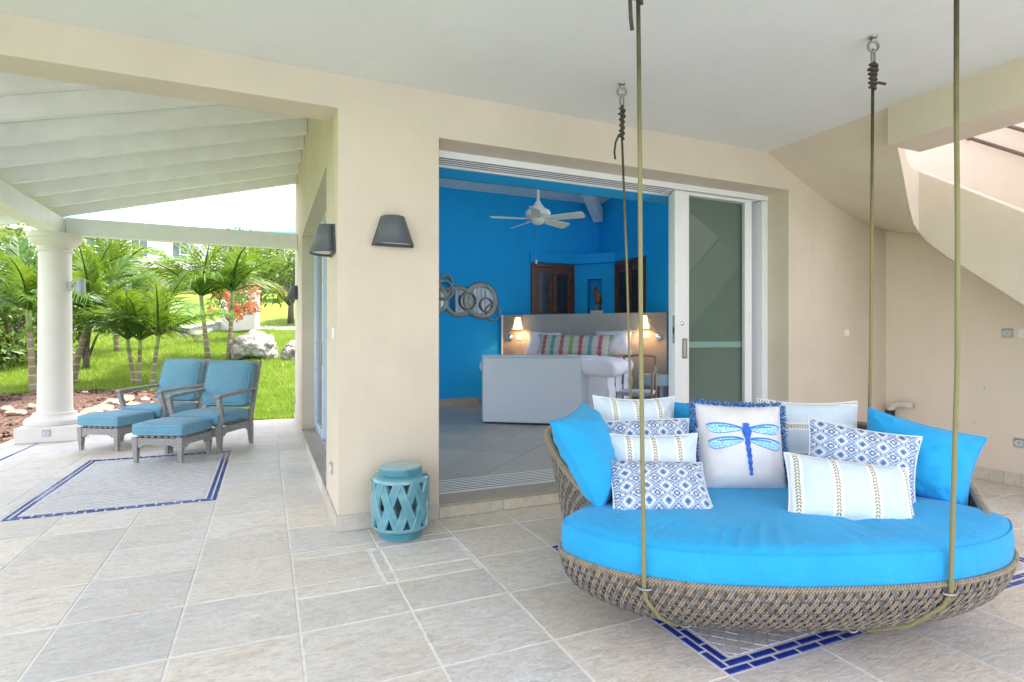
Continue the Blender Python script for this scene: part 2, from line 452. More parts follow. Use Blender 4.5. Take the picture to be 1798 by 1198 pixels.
for i in range(-8, 14):
    for j in range(-15, 14):
        r = (GX+i*TS, GY+j*TS, GX+(i+1)*TS, GY+(j+1)*TS)
        r = (max(r[0], FLX0), max(r[1], FLY0), min(r[2], FLX1), min(r[3], FLY1))
        rs = [r]
        for h in (RUG_L, RUG_R, HATCH, (XW, YW, 20, 20), (-2.66, 4.2, -2.615, 9.0)):
            rs = [q for p in rs for q in rect_minus(p, h)]
        for q in rs:
            if q[2]-q[0] > .03 and q[3]-q[1] > .03: tiles.append(q)
# hatch: a frame of cut tiles with an inset lid
hx0, hy0, hx1, hy1 = HATCH
for q in ((hx0+.012, hy0+.012, hx0+.07, hy0+.16), (hx0+.012, hy0+.165, hx0+.07, hy1-.012), (hx0+.075, hy0+.012, hx1-.008, hy0+.16), (hx0+.075, hy0+.165, hx1-.008, hy1-.012)):
    tiles.append(q)
def vis(q): return any(inview(x, y) for x in (q[0], (q[0]+q[2])/2, q[2]) for y in (q[1], (q[1]+q[3])/2, q[3]))
tiles.sort(key=lambda q: (not vis(q), ((q[0]+q[2])/2)**2 + ((q[1]+q[3])/2)**2))
rest = MB(); cnt = 0; tmesh = {}
for q in tiles:
    x0, y0, x1, y1 = q; wx, wy = x1-x0-2*GR, y1-y0-2*GR
    dz = random.uniform(-.0012, .0012)
    if cnt < 300 and vis(q):
        key = (round(wx, 3), round(wy, 3))
        if key not in tmesh:
            b = .003
            mb = MB(); hx, hy = wx/2, wy/2
            vs = [(-hx,-hy,-.02),(hx,-hy,-.02),(hx,hy,-.02),(-hx,hy,-.02),(-hx,-hy,-.003),(hx,-hy,-.003),(hx,hy,-.003),(-hx,hy,-.003),(-hx+b,-hy+b,0),(hx-b,-hy+b,0),(hx-b,hy-b,0),(-hx+b,hy-b,0)]
            fs = [(0,1,5,4),(1,2,6,5),(2,3,7,6),(3,0,4,7),(4,5,9,8),(5,6,10,9),(6,7,11,10),(7,4,8,11),(8,9,10,11)]
            mb.add(vs, fs); o = mb.build('tile', M['tile'], terrace); tmesh[key] = o
        else: o = linked(tmesh[key], 'tile', terrace, (0,0,0))
        o.location = ((x0+x1)/2, (y0+y1)/2, dz); cnt += 1
    else: rest.box((x0+GR, y0+GR, -.02), (x1-GR, y1-GR, dz))
if rest.v: rest.build('tile_field', M['tile'], terrace, kind='stuff')

def brick_border(rect, rows=2, L=.118, Wd=.031, g=.013):
    """rows of blue bricks just inside a rectangle; returns list of centred boxes"""
    out = []
    for k in range(rows):
        a = g*.6 + k*(Wd+g)
        x0, y0, x1, y1 = rect[0]+a, rect[1]+a, rect[2]-a, rect[3]-a
        for (ax, p, q, fixed) in ((0, x0, x1, y0), (0, x0, x1, y1-Wd), (1, y0+Wd+g, y1-Wd-g, x0), (1, y0+Wd+g, y1-Wd-g, x1-Wd)):
            n = max(1, round((q-p+g)/(L+g))); step = (q-p+g)/n
            off = 0
            for i in range(n):
                s0 = p+i*step; s1 = s0+step-g
                out.append((ax, (s0+s1)/2, s1-s0, fixed+Wd/2))
    return out
bmesh_ = {}
def lay_bricks(rect, rows=2, **k):
    for ax, c, L, f in brick_border(rect, rows, **k):
        key = round(L, 3)
        if key not in bmesh_:
            mb = MB(); hx, hy, b = L/2, .0155, .004
            vs = [(-hx,-hy,-.015),(hx,-hy,-.015),(hx,hy,-.015),(-hx,hy,-.015),(-hx,-hy,-.002),(hx,-hy,-.002),(hx,hy,-.002),(-hx,hy,-.002),(-hx+b,-hy+b,.001),(hx-b,-hy+b,.001),(hx-b,hy-b,.001),(-hx+b,hy-b,.001)]
            fs = [(0,1,5,4),(1,2,6,5),(2,3,7,6),(3,0,4,7),(4,5,9,8),(5,6,10,9),(6,7,11,10),(7,4,8,11),(8,9,10,11)]
            o = mb.add(vs, fs).build('blue_brick', M['glaze'], terrace); bmesh_[key] = o
        else: o = linked(bmesh_[key], 'blue_brick', terrace, (0,0,0))
        o.location = (c, f, random.uniform(-.0008, .0008)) if ax == 0 else (f, c, random.uniform(-.0008, .0008))
        o.rotation_euler = (0, 0, 0 if ax == 0 else pi/2)
lay_bricks(RUG_R); lay_bricks(RUG_L)
# single blue line along the porch edge
line = []
y = 4.3
while y < 8.95:
    key = .118
    o = linked(bmesh_[sorted(bmesh_)[0]], 'blue_brick', terrace, (-2.637, y, 0), (0,0,pi/2)); y += .13
def field(rect, size, near=None):
    stuff = MB(); x0, y0, x1, y1 = (rect[0]+.10, rect[1]+.10, rect[2]-.10, rect[3]-.10)
    n = int(4/size); h = size/2-.003; g = size*1.0
    cxm, cym = (x0+x1)/2, (y0+y1)/2; made = 0
    for i in range(-n, n):
        for j in range(-n, n):
            ux, uy = i*g, j*g
            px, py = cxm+(ux-uy)*.7071, cym+(ux+uy)*.7071
            if not (x0-.05 < px < x1+.05 and y0-.05 < py < y1+.05): continue
            poly = [(px-h*1.414, py), (px, py-h*1.414), (px+h*1.414, py), (px, py+h*1.414)]
            poly = clip(poly, x0, y0, x1, y1)
            if len(poly) < 3: continue
            z = random.uniform(-.0012, .001)
            if near and near(px, py) and made < 290:
                mb = MB().prism([(a-px, b-py) for a, b in poly], -.015, 0)
                mb.build('mosaic_stone', M['field'], terrace, (px, py, z)); made += 1
            else: stuff.prism(poly, -.015, z)
    stuff.build('mosaic_field', M['field'], terrace, kind='stuff')
field(RUG_R, .058, lambda x, y: y < 2.02 and x < 2.75)
field(RUG_L, .058)

# ==================================================================== HOUSE
house = thing('house', 'cream plastered house with white terrace ceiling and porch wall around the blue bedroom', 'house', (XW, YW, 0))
def hp(name, mb, mat, bevel=0, parent=None, **k):
    """part of the house in world coordinates"""
    o = mb.build(name, M[mat] if isinstance(mat, str) else mat, parent or house, bevel=bevel, **k)
    if parent is None: o.location = (-XW, -YW, 0)
    return o
DX0, DX1, DZ = 1.153, 4.677, 2.765     # sliding door opening
YI = 4.75                              # inner face of front wall
fw = MB().extr([(XW, 0), (DX0, 0), (DX0, DZ), (DX1, DZ), (DX1, 0), (6.4, 0), (6.4, 3.6), (-3.3, 3.6), (-3.3, 2.865), (XW, 2.865)], 1, YW, 4.23)
front_wall = hp('front_wall', fw, 'wall', bevel=.005)
fc = MB().box((XW+.001, 4.2305, 0), (DX0, YI, 3.6)).box((DX1, 4.2305, 0), (6.4, YI, 3.6)).box((DX0, 4.2305, DZ), (DX1, YI, 3.6))
hp('wall_core', fc, 'wall')
# blue inner lining of the thick wall
li = MB()
li.box((DX0-.02, 4.46, 2.715), (4.676, YI+.012, 2.762)); li.box((XW+.22, YI, .1), (DX0+.002, YI+.012, 3.6)); li.box((4.679, YI, .1), (6.32, YI+.012, 3.6)); li.box((DX0, YI, 2.715), (4.679, YI+.012, 3.6))
hp('blue_lining', li, 'blue_wall')
# beam running left from the corner
# side wall with opening
SY0, SY1, SZ, SYE = 4.437, 8.083, 2.70, 10.03
sw = MB(); T = .20
sw.box((XW, YI, 0), (XW+T, YI+.001, .1))
sw.extr([(4.235, 0), (SY0, 0), (SY0, SZ), (SY1, SZ), (SY1, 0), (SYE, 0), (SYE, 4.4), (4.235, 4.4)], 0, XW+.0005, XW+T)
side_wall = hp('side_wall', sw, 'wall', bevel=.005)
hp('upper_corner', MB().box((XW+.001, YW+.002, 3.601), (XW+T, 4.236, 4.4)), 'wall')
# right wall of terrace beside the stair, raised out of view to block sun
hp('right_wall', MB().box((XR, -2.6, -.2), (XR+.2, 4.0, 7.4)), 'pink_wall')
# ceiling of terrace
hp('terrace_ceiling', MB().box((-3.3, -.9, 3.095), (4.42, YW+.05, 3.3)), 'ceiling')
hp('ceiling_fascia', MB().box((-3.3, -1.0, 2.95), (4.42, -.9, 3.4)), 'wall')
hp('stair_beam', MB().box((4.40, -.9, 2.80), (4.80, 2.83, 3.42)), 'wall', bevel=.006)
# --- staircase: curved soffit, flank, parapet
Wc = [(4.375,3.10),(4.58,3.005),(4.794,2.896),(4.99,2.81),(5.198,2.724),(5.41,2.645),(5.626,2.571),(5.87,2.515),(6.14,2.475)]
Ec = [(4.40,2.83,3.10),(4.53,2.90,3.035),(4.70,2.96,2.945),(4.87,3.03,2.83),(5.02,3.09,2.70),(5.16,3.15,2.575),(5.28,3.195,2.46),(5.37,3.22,2.36),(5.42,3.20,2.27)]
so_v = []; so_f = []; NS = 10
for (wx, wz), e in zip(Wc, Ec):
    a = Vector((wx, YW, wz)); b = Vector(e)
    for k in range(NS+1):
        t = k/NS; p = a.lerp(b, t); so_v.append(p)
for i in range(len(Wc)-1):
    for k in range(NS): so_f.append((i*(NS+1)+k, i*(NS+1)+k+1, (i+1)*(NS+1)+k+1, (i+1)*(NS+1)+k))
hp('stair_soffit', MB().add(so_v, so_f), 'wall', smooth=True)
# lower flight underside
lf = MB(); X0s = 5.42
low = [(3.20,2.27),(3.10,2.13),(2.98,2.02),(2.80,1.87),(2.42,1.55),(1.2,.60),(.6,.12)]
vs = []
for yy, zz in low: vs += [(X0s, yy, zz), (XR+.001, yy+(.35 if zz > 2.2 else .12 if zz > 2.1 else 0), zz+(.1 if zz > 2.2 else .03 if zz > 2.1 else 0))]
n = len(low); lf.add(vs, [(2*i, 2*i+1, 2*i+3, 2*i+2) for i in range(n-1)])
hp('flight_soffit', lf, 'wall', smooth=True)
# closing strip between the two soffits
cs = MB(); e = Ec[-1]; cs.add([(6.14, YW, 2.475), e, (XR+.001, 3.55, 2.37)], [(0, 1, 2)])
hp('soffit_web', cs, 'wall')
# flank: vertical face above the soffit edge, and the sloping parapet
fk = MB()
top = [(4.40,2.83,3.45),(4.53,2.90,3.45),(4.70,2.96,3.45),(4.87,3.03,3.45),(5.02,3.09,3.45)]
vs = []; m = 5
for e, tpt in zip(Ec[:m], top): vs += [e, tpt]
fk.add(vs, [(2*i, 2*i+1, 2*i+3, 2*i+2) for i in range(m-1)])
vs = [Ec[4], (5.02,3.09,2.98), Ec[5], (5.16,3.15,2.90), Ec[6], (5.28,3.20,2.865), Ec[7], (5.37,3.225,2.85), Ec[8], (5.42,3.21,2.84)]
fk.add(vs, [(2*i, 2*i+1, 2*i+3, 2*i+2) for i in range(4)])
hp('stair_flank', fk, 'wall', smooth=True)
pp = [(3.21,2.27),(3.10,2.13),(2.98,2.02),(2.80,1.87),(2.42,1.55),(1.2,.60),(.6,.12),(.6,1.0),(2.42,2.295),(3.21,2.84)]
hp('stair_parapet', MB().extr(pp, 0, X0s-.0, X0s+.13), 'wall', bevel=.012)
# stair wall-side handrails
for z0 in (3.285, 3.50):
    p0 = Vector((6.05, 3.26, z0)); p1 = Vector((6.05, 1.6, z0-1.66*.69))
    r = hp('handrail', MB().tube([p0, p1], .016, 8), 'handrail', smooth=True)
    for k in (.05, .35, .65):
        q = p0.lerp(p1, k); hp('bracket', MB().tube([q, q+Vector((.085, 0, -.03))], .008, 6), 'steel', parent=r)
# upper storey wall behind, so the well is lit from above only
hp('upper_wall', MB().box((DX1, YW+.02, 3.6), (6.4, YW+.3, 6.0)), 'pink_wall')
# skirting tiles
def skirt(p0, p1, nrm, h=.11, t=.014, L=.5, parent=None):
    p0, p1 = Vector(p0), Vector(p1); d = p1-p0; n = max(1, round(d.length/L)); st = d/n; nr = Vector(nrm)
    for i in range(n):
        a = p0+st*i+st.normalized()*.0015; b = p0+st*(i+1)-st.normalized()*.0015
        vs = [a, b, b+nr*t, a+nr*t]; z0, z1 = p0.z+.001, p0.z+h
        mb = MB().prism([(v.x, v.y) for v in (vs if (b-a).cross(nr).z > 0 else vs[::-1])], z0, z1)
        hp('skirting_tile', mb, 'skirting', parent=parent or front_wall, bevel=.002)
skirt((XW-.012, YW, 0), (DX0, YW, 0), (0,-1,0)); skirt((DX1, YW, 0), (XR, YW, 0), (0,-1,0))
rw = [o for o in house.children if o.name.startswith('right_wall')][0]
skirt((XR, YW-.02, 0), (XR, .8, 0), (-1,0,0), parent=rw)
skirt((XW, YW, 0), (XW, SYE, 0), (-1,0,0), parent=side_wall)
# threshold step tiles (front door, side door)
st = hp('threshold', MB().box((DX0, YW+.012, 0), (DX1, 4.66, .085)), 'grout')
x = DX0+.002
while x < DX1-.05:
    x2 = min(x+.5, DX1-.002)
    hp('step_tile', MB().box((x+.002, YW+.0, .086), (x2-.002, 4.22, .1)), 'tile_step', parent=st, bevel=.002)
    hp('riser_tile', MB().box((x+.002, YW-.006, .002), (x2-.002, YW+.012, .084)), 'skirting', parent=st, bevel=.002)
    x = x2
st2 = hp('side_threshold', MB().box((XW+.012, SY0, 0), (.76, SY1, .085)), 'grout')
y = SY0
while y < SY1-.05:
    y2 = min(y+.5, SY1)
    hp('step_tile', MB().box((XW-.003, y+.002, .086), (.76, y2-.002, .1)), 'tile_step', parent=st2, bevel=.002)
    y = y2
# small cap on front wall, cable holes
hp('conduit_cap', MB().lathe([(0,.004),(.036,.004),(.038,0)], 20, Matrix.Translation((5.512, YW-.001, 1.376)) @ Matrix.Rotation(radians(90), 4, 'X')), 'white_plastic')
for yy, zz in ((3.05, .85), (3.13, .52), (3.30, .50), (3.74, .47)):
    hp('wall_plug', MB().lathe([(0,.003),(.007,.003),(.008,0)], 10, Matrix.Translation((XR-.001, yy, zz)) @ Matrix.Rotation(radians(-90), 4, 'Y')), 'grey_plastic', parent=rw)

# --- bedroom shell
RXL, RXR, RYB, RZ = XW+T, 6.32, 9.95, .1
hp('bedroom_back_wall', MB().box((RXL-.2, RYB, 0), (6.6, RYB+.08, 4.6)), 'blue_wall')
rwb = hp('bedroom_right_wall', MB().box((RXR, YI, 0), (6.55, 5.0, 4.9)).box((RXR, 7.1, 0), (6.55, RYB, 4.9)).box((RXR, 5.0, 0), (6.55, 7.1, .35)).box((RXR, 5.0, 4.2), (6.55, 7.1, 4.9)), 'blue_wall')
wfr = MB()
for (a, b, c, d) in ((5.0,5.06,.35,4.2),(7.04,7.1,.35,4.2),(5.06,7.04,.35,.42),(5.06,7.04,4.13,4.2),(6.02,6.08,.42,4.13)): wfr.box((6.42, a, c), (6.48, b, d))
added_window = hp('window', wfr, 'white_alu')  # unseen side window, added to let daylight into the bedroom
hp('pane', MB().box((6.447, 5.06, .42), (6.453, 6.02, 4.13)), 'glass', parent=added_window); hp('pane', MB().box((6.447, 6.08, .42), (6.453, 7.04, 4.13)), 'glass', parent=added_window)
bl = MB(); bl.extr([(YI+.012, .1), (YI+.02, .1), (YI+.02, SZ), (SY1, SZ), (SY1, .1), (RYB, .1), (RYB, 4.3), (YI+.012, 4.3)], 0, RXL+.0, RXL+.012)
hp('bedroom_left_lining', bl, 'blue_wall')
ceil_z = lambda y: 4.1 + (RYB-y)*.12
hp('bedroom_ceiling', MB().extr([(YI-.3, ceil_z(YI-.3)), (RYB+.1, ceil_z(RYB+.1)), (RYB+.1, ceil_z(RYB+.1)+.2), (YI-.3, ceil_z(YI-.3)+.2)], 0, RXL-.2, 6.6), 'white_wood')
hp('upper_front_wall', MB().box((XW, 4.25, 3.6), (.9, YI, 5.1)).box((6.1, 4.25, 3.6), (6.4, YI, 5.1)).box((.9, 4.25, 4.55), (6.1, YI, 5.1)), 'wall')
cw = MB()
for k in range(6): cw.box((.9+k*1.028, 4.46, 3.601), (.96+k*1.028, 4.54, 4.549))
cw.box((.96, 4.46, 3.601), (6.04, 4.54, 3.66)); cw.box((.96, 4.46, 4.49), (6.04, 4.54, 4.549))
cwo = hp('added_clerestory', cw, 'white_alu')  # unseen clerestory, added to bring daylight onto the bedroom back wall
for k in range(5): hp('pane', MB().box((.961+k*1.028, 4.497, 3.66), (.899+(k+1)*1.028, 4.503, 4.49)), 'glass', parent=cwo)
# skirting of back wall
x = RXL+.02
while x < 4.7:
    hp('skirting_tile', MB().box((x, RYB-.012, .101), (x+.497, RYB, .23)), 'tile_step', parent=[o for o in house.children if o.name=='bedroom_back_wall'][0]); x += .5
# diagonal corner with niche
dc = Vector((6.01, 9.64, 0)); du = Vector((.7071, -.7071, 0)); dn = Vector((-.7071, -.7071, 0))
def dpt(u, n_, z): return dc + du*u + dn*n_ + Vector((0, 0, z))
def dbox(mb, u0, u1, n0, n1, z0, z1):
    Mx = Matrix(((du.x, dn.x, 0, dc.x), (du.y, dn.y, 0, dc.y), (0, 0, 1, 0), (0, 0, 0, 1)))
    mb.box((u0, n0, z0), (u1, n1, z1), Mx); return mb
nb = MB(); dbox(nb, -.44, -.145, -.3, 0, .1, 2.83); dbox(nb, .145, .44, -.3, 0, .1, 2.83); dbox(nb, -.145, .145, -.3, 0, 2.53, 2.83); dbox(nb, -.145, .145, -.3, 0, .1, 1.84); dbox(nb, -.145, .145, -.34, -.2, 1.84, 2.53)
hp('niche_wall', nb, 'blue_wall')
lg = MB(); lg.prism([(4.72,9.95),(4.72,9.90),(5.68,9.90),(6.27,9.31),(6.27,8.36),(6.32,8.36),(6.32,9.95)], 2.835, 3.03)
hp('blue_ledge', lg, 'blue_wall', bevel=.004)
# hip rafter
hr = MB(); a = Vector((6.24, 9.87, 3.72)); b = a + Vector((-1.4, -1.4, .62)); side = Vector((.07, -.07, 0)); upv = Vector((0,0,.26))
pts = [a-side, a+side, a+side+upv, a-side+upv, b-side, b+side, b+side+upv, b-side+upv]
hr.add(pts, [(0,3,2,1),(4,5,6,7),(0,1,5,4),(1,2,6,5),(2,3,7,6),(3,0,4,7)]); hp('hip_rafter', hr, 'white_wood', bevel=.008)

# bedroom floor
bf = struct(MB().box((RXL-.15, 4.66, 0), (6.35, RYB+.02, .085)).build('bedroom_floor', simple('dark_grout', (.16, .15, .14), .9)))
for i in range(-2, 30):
    for j in range(-14, 16):
        px, py = .7+(i-j)*.3536, 4.66+(i+j)*.3536
        h = .3536-.006
        poly = clip([(px-h, py), (px, py-h), (px+h, py), (px, py+h)], RXL-.1, 4.665, 6.3, RYB)
        if len(poly) < 3: continue
        if not any(inview(a, b, .1, 20) for a, b in poly) or px < -.2: continue
        if px > 1.0 or py > 6:
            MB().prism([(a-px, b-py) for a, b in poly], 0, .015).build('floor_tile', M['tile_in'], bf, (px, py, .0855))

# ==================================================================== PORCH ROOF
porch = thing('porch_roof', 'white painted shed roof with exposed rafters over the side porch', 'porch roof', (XW, 9.3, 2.9))
def pw(name, mb, mat, parent=None, bevel=0, **k):
    o = mb.build(name, M[mat], parent or porch, bevel=bevel, **k)
    if parent is None: o.location = (-XW, -9.3, -2.9)
    return o
slope = (3.72-2.92)/(XW+2.6)
zb = lambda x: 2.92 + (x+2.6)*slope
for k in range(10):
    yc = 9.30 - k*.57
    if yc < 4.3: break
    pw('rafter', MB().extr([(-3.25, zb(-3.25)), (XW-.002, zb(XW)), (XW-.002, zb(XW)+.19), (-3.25, zb(-3.25)+.19)], 1, yc-.035, yc+.035), 'white_wood', bevel=.004)
# roof boards (tongue and groove), run along the porch
nb_ = 26
for k in range(nb_):
    xa = -3.3 + (XW+3.3)*k/nb_; xb = -3.3 + (XW+3.3)*(k+1)/nb_ - .004
    pw('roof_board', MB().extr([(xa, zb(xa)+.191), (xb, zb(xb)+.191), (xb, zb(xb)+.215), (xa, zb(xa)+.215)], 1, 4.0, 9.75), 'white_wood', bevel=.003)
pw('roof_sheet', MB().extr([(-3.35, zb(-3.35)+.217), (XW-.002, zb(XW)+.217), (XW-.002, zb(XW)+.26), (-3.35, zb(-3.35)+.26)], 1, 3.98, 9.8), 'roof_blue')
pw('eave_beam', MB().box((-2.66, 4.23, 2.70), (-2.44, 9.36, 2.915)), 'white_wood', bevel=.008)
pw('tie_beam', MB().box((-2.438, 9.25, 2.70), (XW-.001, 9.36, 2.935)), 'white_wood', bevel=.008)

# column
colm = thing('column', 'round cream column with moulded capital and square plinth at the porch corner', 'column', (-2.55, 9.25, 0))
MB().box((-.33, -.33, 0), (.33, .33, .20)).build('plinth', M['column'], colm, bevel=.012)
MB().lathe([(0,.2),(.31,.2),(.325,.225),(.325,.26),(.30,.285),(.26,.30),(.235,.33),(.235,.35),(.195,.365),(.19,.39),(0,.39)], 40).build('base', M['column'], colm, smooth=True, auto=40)
MB().lathe([(.19,.39),(.182,1.0),(.176,2.40),(.176,2.46)], 40).build('shaft', M['column'], colm, smooth=True)
MB().lathe([(.176,2.455),(.20,2.46),(.205,2.49),(.19,2.50),(.19,2.52),(.25,2.57),(.275,2.60),(.275,2.62),(.295,2.63),(.295,2.70),(0,2.70)], 40).build('capital', M['column'], colm, smooth=True, auto=40)
def junction():
    t = thing('outdoor_spotlight', 'small grey metal spotlight bracket on the column shaft', 'spotlight', (-2.55+.165, 9.19, 2.02))
    MB().box((0,-.04,-.06), (.04,.04,.06)).build('back_plate', M['grey_plastic'], t, bevel=.004)
    MB().tube([(.03,0,0),(.09,-.02,0)], .02, 8).build('arm', M['grey_plastic'], t, smooth=True)
    MB().lathe([(0,-.09),(.05,-.09),(.055,-.085),(.055,.085),(.05,.09),(0,.09)], 20).build('lamp_head', simple('light_grey_enamel', (.36, .40, .45), .4), t, (.13,-.03,0), smooth=True, auto=40)
junction()
def socket(name, loc, rotz, label, kind='socket'):
    t = thing(name, label, 'switch' if kind == 'switch' else 'socket', loc, rotz)
    MB().box((-.042,-.012,-.042), (.042,0,.042)).build('cover_plate', M['white_plastic' if kind == 'switch' else 'grey_plastic'], t, bevel=.004)
    if kind == 'switch': MB().box((-.03,-.017,-.03), (.03,-.012,.03)).build('rocker', M['white_plastic'], t, bevel=.003)
    else:
        MB().lathe([(.02,-.0),(.022,.004),(.026,.004),(.026,0)], 20, Matrix.Translation((0,-.012,0)) @ Matrix.Rotation(radians(90),4,'X')).build('socket_ring', M['white_plastic'], t, smooth=True)
        MB().box((-.036,-.016,.028), (.036,-.0125,.038)).build('hinge_lid', M['steel'], t)
    return t
socket('wall_switch', (XW, 4.168, 1.345), -pi/2, 'white switch on the cream side wall under the outer grey lamp', 'switch')
socket('wall_socket', (XW, 4.318, .36), -pi/2, 'weatherproof socket low on the cream wall beside the side door step')
socket('wall_socket', (XW, 9.82, .33), -pi/2, 'small socket low at the garden end of the side wall')
socket('wall_socket', (XR, 2.87, 1.36), -pi/2, 'square metal socket on the wall under the staircase beside a white switch')
socket('wall_switch', (XR, 2.745, 1.36), -pi/2, 'white switch on the wall under the staircase', 'switch')
socket('wall_socket', (XR, 2.78, .385), -pi/2, 'metal socket low on the wall under the staircase above the skirting')
socket('wall_socket', (-2.55, 8.92, .12), 0, 'square weatherproof socket on the column plinth')
# wall lamps
def wall_lamp(loc, rotz, label):
    t = thing('wall_lamp', label, 'lamp', loc, rotz, 'grey outdoor wall lamps')
    prof = lambda a, b: [(x, y) for x, y in ((-a, 0), (-a*.97, -b*.35), (-a*.82, -b*.66), (-a*.55, -b*.88), (-a*.2, -b), (a*.2, -b), (a*.55, -b*.88), (a*.82, -b*.66), (a*.97, -b*.35), (a, 0))]
    lo, hi = prof(.142, .15), prof(.078, .085); n = len(lo)
    vs = [(x, y-.016, -.1) for x, y in lo] + [(x, y-.016, .1) for x, y in hi]
    fs = [(i, i+1, n+i+1, n+i) for i in range(n-1)] + [tuple(range(n, 2*n))]
    sh = MB().add(vs, fs).build('lamp_shade', M['lamp_grey'], t, smooth=True, auto=30)
    sm = sh.modifiers.new('s', 'SOLIDIFY'); sm.thickness = .006; sm.offset = -1
    MB().add([(-.148,0,-.105),(.148,0,-.105),(.083,0,.1),(-.083,0,.1),(-.148,-.016,-.105),(.148,-.016,-.105),(.083,-.016,.1),(-.083,-.016,.1)], [(0,1,2,3),(7,6,5,4),(0,4,5,1),(1,5,6,2),(2,6,7,3),(3,7,4,0)]).build('back_plate', M['lamp_grey'], t)
    MB().add([(x*.9, y*.9-.016, -.086) for x, y in lo], [tuple(range(n))]).build('diffuser', simple('frosted_glass', (.75, .76, .74), .4, .02), t)
    MB().lathe([(0,.006),(.005,.006),(.006,0)], 8, Matrix.Translation((-.098,-.066,.01)) @ Matrix.Rotation(radians(-60),4,'Y')).build('screw', M['steel'], t)
    return t
wall_lamp((.815, YW, 2.055), 0, 'grey half-cone wall lamp on the front wall above the turquoise stool')
wall_lamp((XW, 4.20, 2.01), -pi/2, 'grey half-cone wall lamp on the porch side wall at the house corner above a switch')
wall_lamp((XW, 9.2, 2.03), -pi/2, 'grey half-cone wall lamp at the garden end of the porch side wall')
# standpipe in the corner
pt = thing('drain_pipe', 'short white elbow pipe with a dark clamp in the corner under the stairs', 'pipe', (6.06, 3.87, 0))
MB().tube([(0,0,0),(0,0,.52),(.0,-.01,.58),(.005,-.05,.62),(.01,-.12,.63),(.012,-.22,.63)], .034, 14).build('elbow', simple('off_white_pvc', (.62,.60,.55), .5, .1), pt, smooth=True)
MB().lathe([(.036,-.03),(.044,-.03),(.044,.03),(.036,.03)], 16).build('clamp', M['black'], pt, (0,0,.53), smooth=True, auto=40)

# ==================================================================== SLIDING DOOR
sdoor = thing('sliding_door', 'white aluminium sliding door stacked open beside the blue bedroom', 'door', (DX0, 4.21, .1))
def dp(name, mb, mat, parent=None, bevel=.002, **k):
    o = mb.build(name, M[mat], parent or sdoor, bevel=bevel, **k)
    if parent is None: o.location = (-DX0, -4.21, -.1)
    return o
head = MB().box((DX0, 4.21, 2.712), (DX1, 4.225, 2.764)); 
for k in range(5):
    head.box((DX0, 4.226+k*.048, 2.716), (DX1, 4.242+k*.048, 2.740))
head.box((DX0, 4.226, 2.74), (DX1, 4.46, 2.764)); head.box((DX0, 4.43, 2.708), (DX1, 4.458, 2.74))
hd = dp('head_frame', head, 'white_alu', bevel=.0015)
for k in range(4): dp('track_slot', MB().box((DX0, 4.2425+k*.048, 2.722), (3.50, 4.2735+k*.048, 2.739)), 'slot', parent=hd, bevel=0)
sl = MB().box((DX0, 4.225, .0855), (DX1, 4.66, .100))
sill = dp('sill', sl, 'alu', bevel=.001)
for k in range(8): dp('rail', MB().box((DX0, 4.240+k*.052, .1), (DX1, 4.262+k*.052, .108)), 'white_alu', parent=sill, bevel=.001)
for k in range(7): dp('channel', MB().box((DX0, 4.2625+k*.052, .1), (DX1, 4.2915+k*.052, .104)), 'slot', parent=sill, bevel=0)
dp('jamb', MB().box((4.60, 4.21, .1), (DX1, 4.46, 2.706)), 'white_alu')
M['rail_green'] = simple('pale_green_rail', (.30, .44, .40), .4, .03)
def panel(x0, x1, y, z0=.119, z1=2.706, glassm='glass', midrail=False, wst=.15, wr=.05):
    p = dp('door_leaf', MB().box((x0, y, z0), (x0+wst, y+.042, z1)).box((x1-wr, y, z0), (x1, y+.042, z1)).box((x0+wst, y, z0), (x1-wr, y+.042, z0+.10)).box((x0+wst, y, z1-.028), (x1-wr, y+.042, z1)), 'white_alu')
    dp('pane', MB().box((x0+wst, y+.018, z0+.1), (x1-wr, y+.024, z1-.028)), glassm, parent=p, bevel=0)
    if midrail: dp('mid_rail', MB().box((x0+wst, y+.006, 1.225), (x1-wr, y+.036, 1.285)), 'rail_green', parent=p)
    return p
front_leaf = panel(3.525, 4.49, 4.240, glassm='glass', wst=.165, wr=.09)
panel(3.555, 4.49, 4.2885, glassm='screen', midrail=True, wst=.12, wr=.06)
panel(3.58, 4.52, 4.3365, glassm='screen', wst=.10, wr=.06)
panel(3.60, 4.55, 4.3845, glassm='screen', wst=.09, wr=.06)
hn = dp('handle', MB().box((3.605, 4.234, 1.125), (3.665, 4.239, 1.315)), 'steel', parent=front_leaf)
dp('handle_slot', MB().box((3.622, 4.231, 1.145), (3.648, 4.2335, 1.295)), 'alu', parent=front_leaf, bevel=.001)
dp('lock_cylinder', MB().lathe([(0,.012),(.014,.012),(.02,.006),(.022,0)], 18, Matrix.Translation((3.605, 4.239, 1.455)) @ Matrix.Rotation(radians(90),4,'X')), 'chrome', parent=front_leaf, smooth=True, bevel=0)
dp('lock_plate', MB().box((3.5225, 4.246, 1.27), (3.5245, 4.274, 1.53)), 'steel', parent=front_leaf, bevel=0)
dp('lock_bolt', MB().box((3.518, 4.252, 1.36), (3.5225, 4.268, 1.42)), 'black', parent=front_leaf, bevel=0)
